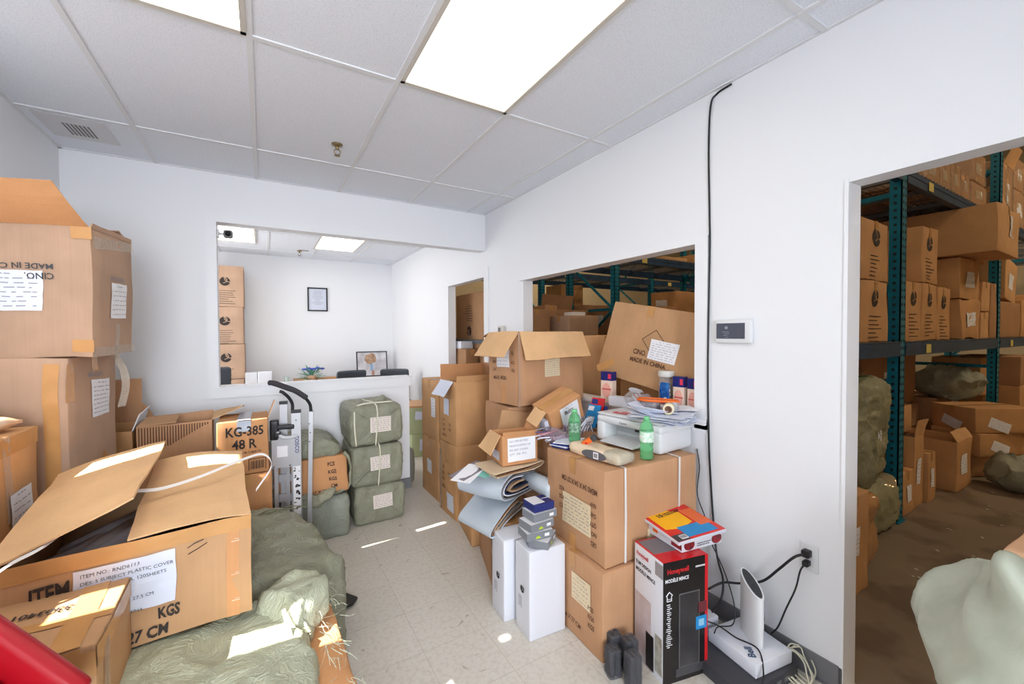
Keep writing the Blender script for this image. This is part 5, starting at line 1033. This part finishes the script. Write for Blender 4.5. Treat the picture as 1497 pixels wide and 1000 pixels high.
# modem, cartons, cables in the corner
t = thing('flat_black_box', 'flat dark carton lying on the floor under the white boxes', 'box', (1.76, 1.03, 0), -6); MB().rbox(.34, .28, .055, .003, (1, 1, 1)).build('carton', mat('charcoal_box', (60, 60, 66), .35), t, 'angle')
b = MB()
for k in range(5): b.span((-.12 + k * .05, -.1408, .016), (-.09 + k * .05, -.1400, .036))
b.build('printed_marks', GREY_P, t)
t = thing('white_carton', 'white carton marked Bell lying under the tower modem', 'box', (1.815, 1.025, .0565), -8); MB().rbox(.22, .235, .055, .003, (1, 1, 1)).build('carton', CB_WHITE, t, 'angle')
b = MB(); b.T = Matrix.Translation((-.07, -.09, .0562)) @ Matrix.Rotation(R(58), 4, 'Z'); b.text('Bell', .042, Matrix(), 0, bold=1.5); b.build('brand_lettering', mat('bell_blue', (56, 82, 116), .4), t)
t = thing('white_carton', 'white carton with fine grey print beside the tall appliance carton', 'box', (1.735, 1.27, 0), -8); MB().rbox(.20, .17, .125, .003, (1, 1, 1)).build('carton', CB_WHITE, t, 'angle'); b = MB()
for k in range(5): b.span((-.08, -.0858, .03 + k * .012), (.02 + .01 * (k % 2), -.085, .033 + k * .012))
b.span((-.07, .02, .1252), (.02, .03, .1258)); b.build('fine_print', INKG, t)
t = thing('modem', 'white tower modem with slanted black vented top standing on the Bell carton', 'modem', (1.845, 1.03, .1125), 55)
P = [(.088 * math.cos(a), .028 * math.sin(a) * (1 + 0 * a)) for a in [2 * PI * k / 40 for k in range(40)]]; b = MB(); vs = []
for z in (0, .01, .1, .2): vs += [(x * (1 if z else .95), y, z) for x, y in P]
vs += [(x, y, .235 + .022 * (x / .088)) for x, y in P]; N = 40
b._add(vs, [(j * N + k, j * N + (k + 1) % N, (j + 1) * N + (k + 1) % N, (j + 1) * N + k) for j in range(4) for k in range(N)] + [tuple(range(N - 1, -1, -1)), tuple(range(4 * N, 5 * N))]); b.build('shell', WHITE_P, t, 'angle')
b = MB(); vs = [(x * .9, y * .78, .2365 + .022 * (x * .9 / .088)) for x, y in P]; b._add(vs, [tuple(range(N))]); o = b.build('vented_top', mat('vent_black', (62, 64, 66), .5), t); b = MB()
for i in range(13):
    for j in range(5):
        x, y = -.066 + i * .011, -.014 + j * .007
        if (x / .076) ** 2 + (y / .02) ** 2 < 1: b.box((x, y, .2372 + .022 * (x / .088)), (.005, .003, .0012))
b.build('vent_holes', BLACK_P, o)
b = MB().ribbon(spline([(-.075, -.013, .16), (-.05, -.026, .10), (-.01, -.0295, .055), (.03, -.028, .03)]), (.002, 0, .003), .0012); b.build('light_slot', DGREY, t)
# outlet with two plugs
t = thing('wall_outlet', 'white wall socket plate with two black plugs low on the right wall', 'outlet', (WX - .001, .868, .50), 0)
MB().rbox(.006, .072, .115, .003, (1, 2, 2), c=(-.003, 0, -.058)).build('plate', WHITE_P, t, True); MB().span((-.009, -.018, -.036), (-.006, .018, .036)).build('receptacle', WHITE_P, t)
for z, s_ in ((.022, .018), (-.02, .014)): MB().rbox(.035, s_ * 1.7, s_ * 1.7, .006, (2, 2, 2), c=(-.026, 0, z - s_ * .85)).build('plug', BLACK_P, t, True)
cable('power_cable', 'thick black cable from the upper plug down behind the tower modem', [(1.955, .868, .522), (1.93, .90, .50), (1.93, .96, .42), (1.945, 1.04, .32), (1.94, 1.14, .26), (1.90, 1.20, .245), (1.84, 1.24, .21)], .0055, group='black cables in the corner')
cable('power_cable', 'thin black cable from the lower plug to the back of the white Bell carton', [(1.96, .868, .48), (1.94, .88, .45), (1.945, .90, .36), (1.93, .93, .26), (1.945, .97, .15), (1.95, 1.0, .10)], .0035, group='black cables in the corner')
cable('wall_cable', 'long thin black cable running down the right wall from the ceiling', [(WX - .006, 1.225, 2.675), (WX - .006, 1.30, 2.665), (WX - .006, 1.335, 2.62), (WX - .006, 1.345, 2.4), (WX - .006, 1.338, 2.05), (WX - .008, 1.335, 1.9), (WX - .018, 1.335, 1.3), (WX - .018, 1.328, .92), (WX - .01, 1.325, .75), (WX - .01, 1.31, .55), (1.94, 1.26, .35), (1.90, 1.20, .26), (1.87, 1.19, .18), (1.80, 1.19, .14)], .0048, sub=10, group='black cables in the corner')
cable('black_cable', 'thin black cable looping from behind the printer to the floor cartons', [(WX - .012, 1.40, .84), (WX - .012, 1.385, .74), (WX - .015, 1.395, .60), (1.95, 1.33, .50), (1.85, 1.24, .46), (1.86, 1.17, .33), (1.86, 1.12, .20), (1.82, 1.10, .13), (1.74, 1.12, .135), (1.68, 1.10, .14)], .0028, group='black cables in the corner')
cable('black_cable', 'black cable snaking over the white cartons towards the floor', [(1.68, 1.18, .16), (1.74, 1.12, .14), (1.76, 1.05, .122), (1.77, .96, .125), (1.70, .90, .09), (1.66, .89, .02), (1.70, .86, .008), (1.80, .84, .008), (1.86, .84, .01)], .0032, group='black cables in the corner')
cable('black_cable', 'short black cable lying along the floor in front of the dark flat carton', [(1.60, .87, .006), (1.70, .865, .012), (1.80, .865, .008), (1.88, .80, .008), (1.95, .79, .008)], .003, group='black cables in the corner')
pts = []; rn = random.Random(23)
for k in range(46):
    a = k * .62; pts.append((1.925 + .032 * math.cos(a * .37) + .040 * math.cos(a) + rn.uniform(-.008, .008), .875 + .050 * math.sin(a) + rn.uniform(-.008, .008), .052 + .045 * math.sin(a * 1.0 + .8) + rn.uniform(-.005, .005)))
cable('network_cable', 'coil of cream network cable on the floor under the wall socket', pts + [(1.86, .80, .006), (1.80, .77, .006)], .003, CORD, cat='cable')
# wall thermostats
t = thing('alarm_keypad', 'white touchscreen wall panel on the right wall, taking the light', 'wall panel', (WX - .001, 1.20, 1.465))
MB().rbox(.026, .185, .118, .010, (2, 6, 4), c=(-.013, 0, -.059)).build('housing', WHITE_P, t, True); o = MB().span((-.0275, -.062, -.036), (-.026, .082, .040)).build('screen', mat('dark_screen', (84, 88, 100), .12), t)
b = MB(); b.T = Matrix.Translation((-.0278, .03, .0)) @ Matrix(((0, 0, -1, 0), (-1, 0, 0, 0), (0, 1, 0, 0), (0, 0, 0, 1))); b.lathe([(.008, 0), (.008, .0004)], c=(.0, .018, 0), n=14)
for k in range(4): b.box((-.004 + .006 * (k % 2), -.002 - k * .009, 0), (.036 - .007 * k, .002, .0004))
b.build('screen_icons', mat('icon_grey', (150, 154, 164), .5), o)
t = thing('thermostat', 'small beige thermostat on the right wall near the far opening', 'thermostat', (WX - .001, 3.52, 1.49)); MB().rbox(.025, .12, .085, .008, (2, 4, 3), c=(-.0125, 0, -.042)).build('housing', mat('beige_plastic', (214, 212, 204), .4), t, True)
MB().span((-.027, .0, -.02), (-.025, .045, .025)).build('display', GREY_P, t)
# pale bundle in the right foreground
def sagr(q):
    q = q.copy(); q.x += -.10 * max(0, q.z - .45); return q
rr, fr = bale('wrapped_bundle', 'pale green wrapped bundle in the right foreground with cardboard showing', (1.67, .145, 0), (.36, .36, .60), 0, SAGE_F, r=.10, bulge=.03, wr=.02, seed=41, n=36, cat='bundle')
pk = Vector((-.52, .30, .80)).normalized()
def drape(p):
    d = p.normalized(); q = p + d * (.13 * max(0, d.dot(pk)) ** 24) + nvec(p * 3.5 + Vector((4, 1, 2))) * .075
    r1_ = (1 - abs(noise.noise(p * 5 + Vector((1, 7, 3))))) ** 5; r2_ = (1 - abs(noise.noise(Vector((p.x * 5, p.y * 5, p.z * 14))))) ** 4
    return q + d * (.035 * r1_ + .016 * r2_ * max(0, .5 - d.z))
MB().ball((.07, .04, .600), (.24, .23, .215), 56, fn=drape).build('draped_wrapping', SAGE_F, rr, True)
MB().ball((.08, .03, .42), (.20, .20, .20), 40, fn=lambda p: drape(p * .98)).build('draped_wrapping', SAGE_F, rr, True)
MB().rbox(.30, .30, .84, .01, (6, 6, 10), c=(.27, .0, .0), fn=wob(.006, 5)).build('carton_inside', CB_PEACH, rr, 'angle'); MB().rbox(.305, .305, .03, .004, (4, 4, 1), c=(.27, .0, .77), fn=wob(.006, 5)).build('tape_band', CB_GOLD, rr)

# ============================================================ warehouse
BOLT = mat('rack_hole', (14, 30, 36), .8)
def rack(label, frames, yf, levels, depth=1.07, deck_y1=None, top=3.6, beams=True, x0=None, x1=None):
    t = thing('pallet_rack', label, 'pallet rack', (0, yf, 0), group='teal pallet racks in the warehouse')
    for fx in frames:
        for yy in (0, depth - .075):
            b = MB(); b.span((fx - .05, yy, .006), (fx - .042, yy + .075, top)).span((fx + .042, yy, .006), (fx + .05, yy + .075, top)).span((fx - .05, yy, .006), (fx + .05, yy + .008, top)).span((fx - .07, yy - .015, 0), (fx + .07, yy + .09, .008))
            for k in range(int(top / .055)):
                z = .06 + k * .055; b.span((fx - .0515, yy + .03, z), (fx - .05, yy + .048, z + .02), 1)
                for s_ in (-1, 1): b.span((fx + s_ * .022 - .008, yy - .0015, z), (fx + s_ * .022 + .008, yy, z + .02), 1)
            b.build('upright', [TEAL, BOLT], t)
        zs = [.35 + .72 * k for k in range(int((top - .4) / .72) + 1)]
        for k, z in enumerate(zs):
            MB().span((fx - .022, .07, z - .018), (fx + .022, depth - .07, z + .018)).build('brace', TEAL, t)
            if k + 1 < len(zs):
                a, b_ = (.07, depth - .07) if k % 2 == 0 else (depth - .07, .07)
                MB().tube([(fx, a, z), (fx, b_, zs[k + 1])], .019, 6).build('brace', TEAL, t)
    xs = [(frames[i], frames[i + 1]) for i in range(len(frames) - 1)]
    if x0: xs = [(x0, frames[0])] + xs
    if x1: xs = xs + [(frames[-1], x1)]
    for lv in levels:
        for a, b_ in xs:
            for yy in (0, depth - .05):
                bb = MB().span((a + .05, yy - .004, lv - .11), (b_ - .05, yy + .045, lv - .012)); bb.span((a + .05, yy - .008, lv - .05), (b_ - .05, yy - .004, lv - .035)); o = bb.build('beam', BLUEST, t)
            b = MB(); y1 = depth
            for k in range(int((b_ - a) / .09)): x = a + .06 + k * .09; b.span((x, -.01, lv - .010), (x + .006, y1, lv - .003))
            for k in range(int(y1 / .05)): b.span((a + .05, k * .05, lv - .006), (b_ - .05, k * .05 + .006, lv))
            for k in range(int((b_ - a) / .7) + 1): b.span((a + .12 + k * .62, 0, lv - .05), (a + .17 + k * .62, y1, lv - .012))
            b.build('wire_deck', WIRE, t)
            MB().span(((a + b_) / 2 - .9, -.012, lv - .10), ((a + b_) / 2 - .8, -.008, lv - .03)).build('beam_label', mat('yellow_tag', (220, 200, 110), .5), t)
    return t
rack('teal pallet rack along the aisle seen through the right doorway', [4.18, 6.95, 9.72], 1.21, [1.385, 2.705], x0=2.15, x1=12.4)
rack('teal pallet rack whose uprights show through the wall opening, front row', [4.18, 6.95, 9.72], 4.20, [1.385, 2.56], x0=2.15, x1=12.4)
rack('teal pallet rack behind the first one seen through the wall opening', [4.18, 6.95, 9.72], 5.98, [1.385, 2.56], x0=2.15, x1=12.4)
GA = 'brown cartons on the lower shelf of the aisle rack'; GF = 'brown cartons on the floor under the aisle rack'; GU = 'film-wrapped cartons on the top shelf of the aisle rack'; GW_ = 'cartons on the rack shelf seen through the wall opening'
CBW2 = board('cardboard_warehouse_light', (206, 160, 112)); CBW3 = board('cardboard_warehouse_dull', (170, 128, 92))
def wb(label, X0, X1, z0, z1, y=1.22, dp=.5, m=None, g=GA, kind=None, rz=0, lab=None, left=None, crush=.008, **k):
    W, D, H = X1 - X0 - .006, dp, z1 - z0 - .004
    c = Carton('cardboard_box', label, ((X0 + X1) / 2, y + dp / 2, z0), (W, D, H), rz, m or CB_WH, g, crush=crush, nn=5, **k)
    if kind == 'emblem': c.emblem('F', W * .5, H * .72, min(W * .2, .06))
    if kind == 'label': s_ = lab or (W * .3, H * .3, W * .42, H * .38); c.label('F', *s_, 0, PAPER, 6)
    if left: c.label('L', *left, 0, PAPER, 6)
    return c
S = 1.387
wb('upper emblem carton on the lower shelf, left of the teal upright', 3.46, 3.92, S + .43, 2.235, kind='emblem')
wb('carton left of the teal upright on the lower shelf, under the emblem one', 3.46, 3.92, S, S + .428, kind='emblem')
wb('carton deep on the lower shelf nearest the door jamb', 3.2, 3.9, S, S + .60, y=1.80, dp=.42)
wb('emblem carton on the shelf immediately right of the teal upright', 4.24, 4.60, S, 1.86, kind='emblem', dp=.6)
wb('lone emblem carton standing on top, right of the teal upright', 4.60, 4.97, 1.864, 2.325, kind='emblem', dp=.55)
wb('second emblem carton right of the teal upright on the lower shelf', 4.605, 4.97, S, 1.86, kind='emblem', dp=.55)
wb('third emblem carton right of the teal upright on the lower shelf', 4.98, 5.33, S, 1.85, kind='emblem', dp=.5)
wb('labelled carton with crushed top on the lower shelf, middle of the bay', 5.62, 6.24, S, 1.77, kind='label', left=(.28, .12, .16, .17), dp=.55, crush=.02)
wb('wide carton with a white side label stacked over the crushed one', 5.60, 6.24, 1.775, 2.16, kind='label', left=(.25, .16, .26, .13), dp=.75)
wb('huge carton overhanging the aisle on top of the shelf stack', 5.52, 6.30, 2.17, 2.60, y=.98, dp=1.0, kind='label', crush=.016, m=CBW2, lab=(.42, .17, .18, .2))
wb('small pale carton upright at the bay end, top one', 6.32, 6.62, 1.67, 1.98, dp=.3, m=CBW2)
wb('small pale carton at the bay end, bottom one', 6.32, 6.60, S, 1.665, dp=.3, m=CBW2)
wb('tall dark carton just beside the second teal upright', 6.66, 6.88, S, 1.98, dp=.6, m=CBW3)
wb('dull open carton right of the second teal upright', 7.05, 8.0, S, 1.80, dp=.9, m=CBW3)
c = wb('pale carton leaning over the open one beyond the second upright', 7.2, 7.75, 1.81, 2.28, dp=.4, m=CBW2, kind='label'); c.root.rotation_euler = (0, R(8), 0)
for k, x in enumerate((8.05, 8.75)): wb('carton at the far end of the lower shelf, %s one' % ('nearer' if k == 0 else 'farther'), x, x + .62, S, 1.85 + .1 * k, dp=.7)
# top shelf, film-wrapped
T2 = 2.707
SHI = film('stretch_film_shine', (236, 222, 200), .34, .12)
def wrapbox(label, X0, X1, z0, z1, y=1.22, dp=.45, m=None):
    c = wb(label, X0, X1, z0, z1, y, dp, m or CBW2, GU, kind='label'); W, D, H = c.w, c.d, c.h
    MB().rbox(W + .012, D + .012, H + .006, .015, (6, 6, 8), fn=wob(.010, 14)).build('stretch_film', SHI, c.root, True); return c
wrapbox('film-wrapped carton first on the top shelf, nearest the upright', 4.62, 4.98, T2, T2 + .20)
wrapbox('film-wrapped carton second on the top shelf', 5.0, 5.28, T2, T2 + .24); wrapbox('film-wrapped carton third on the top shelf', 5.30, 5.56, T2, T2 + .27); wrapbox('film-wrapped carton fourth on the top shelf, before the tall pile', 5.58, 5.84, T2, T2 + .24)
wrapbox('lower of two film-wrapped cartons over the huge overhanging one', 5.90, 6.40, T2, T2 + .22); wrapbox('upper of two film-wrapped cartons with open flap over the huge overhanging one', 5.90, 6.36, T2 + .226, T2 + .52)
c = wrapbox('tall film-wrapped carton just past the second upright on the top shelf', 7.05, 7.5, T2, T2 + .62); c.flap('T' if False else 'F', 110, .2, CBW2)
wrapbox('right-hand film-wrapped carton on the top shelf at the photo edge', 7.54, 8.1, T2, T2 + .42); wrapbox('upper film-wrapped carton on the top shelf at the photo edge', 7.54, 8.05, T2 + .43, T2 + .80)
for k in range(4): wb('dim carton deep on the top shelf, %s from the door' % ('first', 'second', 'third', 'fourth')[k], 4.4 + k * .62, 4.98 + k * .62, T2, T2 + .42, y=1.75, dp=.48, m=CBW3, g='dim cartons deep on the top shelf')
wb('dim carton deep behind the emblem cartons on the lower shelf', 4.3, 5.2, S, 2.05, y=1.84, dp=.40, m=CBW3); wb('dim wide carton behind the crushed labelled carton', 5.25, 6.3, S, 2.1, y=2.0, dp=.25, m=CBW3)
# floor level
r_, _ = bale('bale', 'tall olive wrapped bale under the rack by the door jamb, green tinsel on top', (3.78, 1.50, .37), (.50, .50, .72), 0, OLIVE, 'wrapped bales under the aisle rack', r=.08, bulge=.02, wr=.03, seed=51, n=30)
b = MB(); rn = random.Random(31)
for k in range(160):
    p = Vector((-.12 + rn.gauss(0, .09), -.08 + rn.gauss(0, .08), .74 + abs(rn.gauss(0, .03)))); d_ = Vector((rn.gauss(0, 1), rn.gauss(0, 1), rn.gauss(0, .6))).normalized() * .03; b.ribbon([p, p + d_], (.003, .002, .001), .0005)
o = b.build('green_tinsel', mat('tinsel_green', (30, 130, 70), .25, .3), r_); o['kind'] = 'stuff'
face_label(r_, (.50, .50, .72), 'F', .22, .22, .06, .16, 0, seed=4, off=.04)
r_, _ = bale('bale', 'squat olive wrapped bale on the warehouse floor, glinting tape on its top', (3.84, 1.48, 0), (.60, .54, .34), 0, OLIVE, 'wrapped bales under the aisle rack', r=.06, bulge=.02, wr=.02, seed=52, n=26)
MB().ball((.16, -.22, .33), (.10, .06, .025), 14, fn=rag).build('shiny_tape', mat('glinting_tape', (220, 200, 160), .1, .5), r_, True)
c = wb('carton on the floor by the door jamb, blue inside its open top', 2.60, 2.96, 0, .56, y=.99, dp=.4, g=None, m=CB_WH); c.label('F', .10, .22, .13, .16); MB().span((-.12, -.15, .562), (.12, .15, .566)).build('blue_lining', BLUE, c.root)
t = thing('wrapped_sack', 'shiny brown tape-wrapped sack on the floor behind the carton by the door jamb', 'sack', (3.14, 1.22, 0)); MB().rbox(.28, .36, .48, .07, (10, 10, 14), fn=wob(.02, 8, 3, .008, 25)).build('wrapping', mat('shiny_brown_wrap', (176, 128, 80), .2, bump=.5, bscale=30), t, True)
wb('golden open-topped carton behind the upright, over the narrow floor cartons', 4.56, 4.84, .60, .83, y=1.34, dp=.34, m=CB_GOLD, g=None, open_top=True, left=(.06, .06, .1, .12))
wb('narrow upright carton under the golden open one, behind the upright', 4.30, 4.58, .345, .595, y=1.33, dp=.42, g=GF, kind='label'); wb('carton on the floor at the foot of the teal upright', 4.30, 4.56, 0, .342, y=1.23, dp=.5, g=GF, kind='label')
c = wb('narrow open carton second from the teal upright on the floor', 4.60, 4.82, 0, .59, y=1.25, dp=.4, g=GF, kind='label', open_top=True); c.flap('F', 100, .14, CBW2)
wb('narrow carton third from the teal upright on the floor', 4.84, 5.02, 0, .42, y=1.22, dp=.4, g=GF, kind='label')
c = wb('open carton with dark side wall standing out into the aisle', 5.36, 5.82, 0, .46, y=1.17, dp=.5, g=GF, kind='label', open_top=True); c.flap('F', 60, .1, CBW2)
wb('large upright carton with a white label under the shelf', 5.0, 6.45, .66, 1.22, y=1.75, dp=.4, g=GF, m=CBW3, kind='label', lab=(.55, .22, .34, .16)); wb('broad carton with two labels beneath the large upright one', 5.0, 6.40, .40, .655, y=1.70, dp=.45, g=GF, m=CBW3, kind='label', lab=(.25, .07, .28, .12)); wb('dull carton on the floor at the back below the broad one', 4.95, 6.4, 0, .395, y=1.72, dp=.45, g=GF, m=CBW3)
for k, (x, y, z0, z1, W, rz) in enumerate(((5.95, 1.06, .455, .70, .62, -30), (5.95, 1.08, .228, .452, .62, -22), (6.05, 1.1, 0, .224, .62, -30))):
    nm = ('top carton of the three-high stack with tilted labels in the aisle', 'middle carton of the three-high stack with a tilted label in the aisle', 'bottom carton of the three-high stack in the aisle')[k]
    c = Carton('cardboard_box', nm, (x + .42, y + .15, z0), (W, .42, z1 - z0), rz, CB_WH, 'three-high carton stack in the aisle', crush=.006, nn=5); c.label('F', .12, .07, .22, .10, -22, PAPER, 6); c.label('L', .1, .06, .18, .10, -20, PAPER, 6)
c = Carton('cardboard_box', 'brown carton on the floor at the far right edge of the doorway view', (7.78, 1.35, 0), (.6, .5, .40), 0, CB_WH, 'stack at the doorway edge'); c.label('F', .2, .1, .2, .15)
c = Carton('cardboard_box', 'brown carton stacked on the one at the far right edge of the doorway view', (7.78, 1.38, .402), (.6, .5, .42), 0, CB_WH, 'stack at the doorway edge'); c.label('F', .2, .15, .2, .15)
c = Carton('cardboard_box', 'brown carton third up at the far right edge of the doorway view', (7.78, 1.38, .824), (.6, .5, .34), 0, CBW3, 'stack at the doorway edge')
def sack(label, loc, r, m, seed, twist=False):
    t = thing('sack', label, 'sack', loc); off = Vector((seed, seed * 2, seed))
    b = MB().ball((0, 0, r[2] * .9), r, 18, fn=lambda p: p + nvec(p * 9 + off) * .05 + nvec(p * 24 + off) * .015)
    for i, v in enumerate(b.v): b.v[i] = (v[0], v[1], max(0, v[2]))
    b.build('bag', m, t, True)
    if twist: MB().ball((.02, 0, r[2] * 1.85), (.05, .05, .10), 10, fn=lambda p: p + nvec(p * 30) * .02).build('twisted_neck', m, t, True)
sack('dark green sack slumped on the floor between the aisle cartons', (5.92, .90, 0), (.22, .2, .17), SAGE_D, 3); sack('brown sack with twisted neck in front of the three-high stack', (6.98, .98, 0), (.20, .16, .2), mat('brown_sack', (150, 118, 88), .4, bump=.5, bscale=20), 5, True)
sack('dark sack stuffed on top under the shelf beyond the large carton', (6.7, 1.55, .70), (.2, .3, .2), SAGE_D, 7); wb('carton under the dark sack, beyond the large upright carton', 6.5, 6.94, 0, .70, y=1.6, dp=.45, g=GF, m=CBW3)
c = wb('golden carton under the shelf beyond the three-high stack', 6.98, 7.4, .72, 1.16, y=1.35, dp=.4, g=GF, m=CB_WH); wb('carton under the golden one beyond the three-high stack', 6.98, 7.18, 0, .718, y=1.62, dp=.4, g=GF, m=CBW3)
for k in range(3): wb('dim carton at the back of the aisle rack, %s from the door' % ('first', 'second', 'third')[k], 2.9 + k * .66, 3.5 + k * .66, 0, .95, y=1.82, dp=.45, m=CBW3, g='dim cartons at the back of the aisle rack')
# bits of litter on the warehouse floor
b = MB(); rn = random.Random(77)
for k in range(60): x, y = rn.uniform(3.0, 6.5), rn.uniform(-.4, 1.0); b.box((x, y, .001), (rn.uniform(.01, .04), rn.uniform(.005, .02), .001), rot=Matrix.Rotation(rn.random() * 3, 3, 'Z'))
o = b.build('floor_litter', mat('litter_pale', (190, 186, 170), .8)); tag(o, 'scattered pale scraps on the warehouse floor', 'litter'); o['kind'] = 'stuff'
# seen through the wall opening
def wv(label, X0, X1, z0, z1, y, dp, m, g=GW_, **k): return wb(label, X0, X1, z0, z1, y, dp, m, g, **k)
wv('taupe carton with white papers on top, seen through the wall opening', 3.36, 3.86, S, 1.69, 4.22, .45, CB_PINK); MB().span((3.50, 4.3, 1.69), (3.70, 4.5, 1.74)).build('paper_stack', PAPER); tag(bpy.data.objects['paper_stack'], 'small white paper stack on the taupe carton seen through the opening', 'papers')
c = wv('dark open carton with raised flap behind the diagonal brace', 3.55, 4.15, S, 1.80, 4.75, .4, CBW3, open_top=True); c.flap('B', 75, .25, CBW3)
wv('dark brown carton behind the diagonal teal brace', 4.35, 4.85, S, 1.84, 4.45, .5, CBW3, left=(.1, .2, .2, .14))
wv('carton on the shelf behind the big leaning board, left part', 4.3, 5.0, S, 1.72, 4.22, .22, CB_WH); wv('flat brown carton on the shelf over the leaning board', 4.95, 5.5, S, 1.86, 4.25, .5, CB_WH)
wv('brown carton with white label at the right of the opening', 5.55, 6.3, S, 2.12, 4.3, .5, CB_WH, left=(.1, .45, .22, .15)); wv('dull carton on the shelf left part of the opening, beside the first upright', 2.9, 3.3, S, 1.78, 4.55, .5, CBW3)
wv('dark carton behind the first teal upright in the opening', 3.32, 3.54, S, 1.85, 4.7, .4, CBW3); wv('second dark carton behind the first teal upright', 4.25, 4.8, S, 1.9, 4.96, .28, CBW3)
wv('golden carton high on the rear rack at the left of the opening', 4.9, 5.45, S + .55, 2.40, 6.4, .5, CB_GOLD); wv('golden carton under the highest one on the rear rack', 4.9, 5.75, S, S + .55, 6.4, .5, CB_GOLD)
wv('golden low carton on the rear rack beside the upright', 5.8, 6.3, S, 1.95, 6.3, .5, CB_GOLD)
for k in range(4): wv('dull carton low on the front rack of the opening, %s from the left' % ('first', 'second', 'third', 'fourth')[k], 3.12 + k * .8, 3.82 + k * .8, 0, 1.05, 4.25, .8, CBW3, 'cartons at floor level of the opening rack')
for k in range(3): wv('carton on the top shelf edge above the opening, %s' % ('left', 'middle', 'right')[k], 5.2 + k * .75, 5.75 + k * .75, 2.562, 2.62 + .1 * k, 4.25, .5, CBW2)
# cartons just outside the opening, carrying the leaning board
for k, (x, y, W, D, z0, z1, m, nm) in enumerate(((2.52, 1.86, .56, .72, 0, .58, CB_WH, 'carton on the warehouse floor just outside the wall opening, under the leaning board'), (2.52, 1.86, .56, .72, .583, 1.12, CB_WH, 'upper carton just outside the opening, behind the leaning board'), (2.45, 2.62, .56, .62, 0, .72, CB_WH, 'lower carton outside the opening behind the open-flapped carton'), (2.45, 2.62, .56, .62, .723, 1.44, CB_WH, 'brown carton outside the opening showing right of the open-flapped carton'))):
    Carton('cardboard_box', nm, (x, y, z0), (W, D, z1 - z0), 0, m, 'cartons just outside the wall opening')
# far doorway
c = Carton('cardboard_box', 'large dark carton with upside-down emblem seen through the far doorway', (2.55, 4.95, 1.22), (.5, .85, .76), 0, CBW3, None); c.emblem('L', .42, .27, .065, rot=180)
Carton('cardboard_box', 'lowest dark carton beyond the far doorway, at floor level', (2.55, 4.95, 0), (.5, .85, .60), 0, CBW3); Carton('cardboard_box', 'middle dark carton beyond the far doorway, under the one with the emblem', (2.55, 4.95, .603), (.5, .85, .61), 0, CBW3)
c = Carton('white_box', 'white low box on a narrow carton just beyond the far doorway', (2.195, 4.95, 1.272), (.17, .30, .09), 0, CB_WHITE, None, seam=False, taped=False)
Carton('cardboard_box', 'narrow tall carton just beyond the far doorway, carrying the white low box', (2.195, 4.95, 0), (.17, .6, 1.27), 0, CBW3, None)
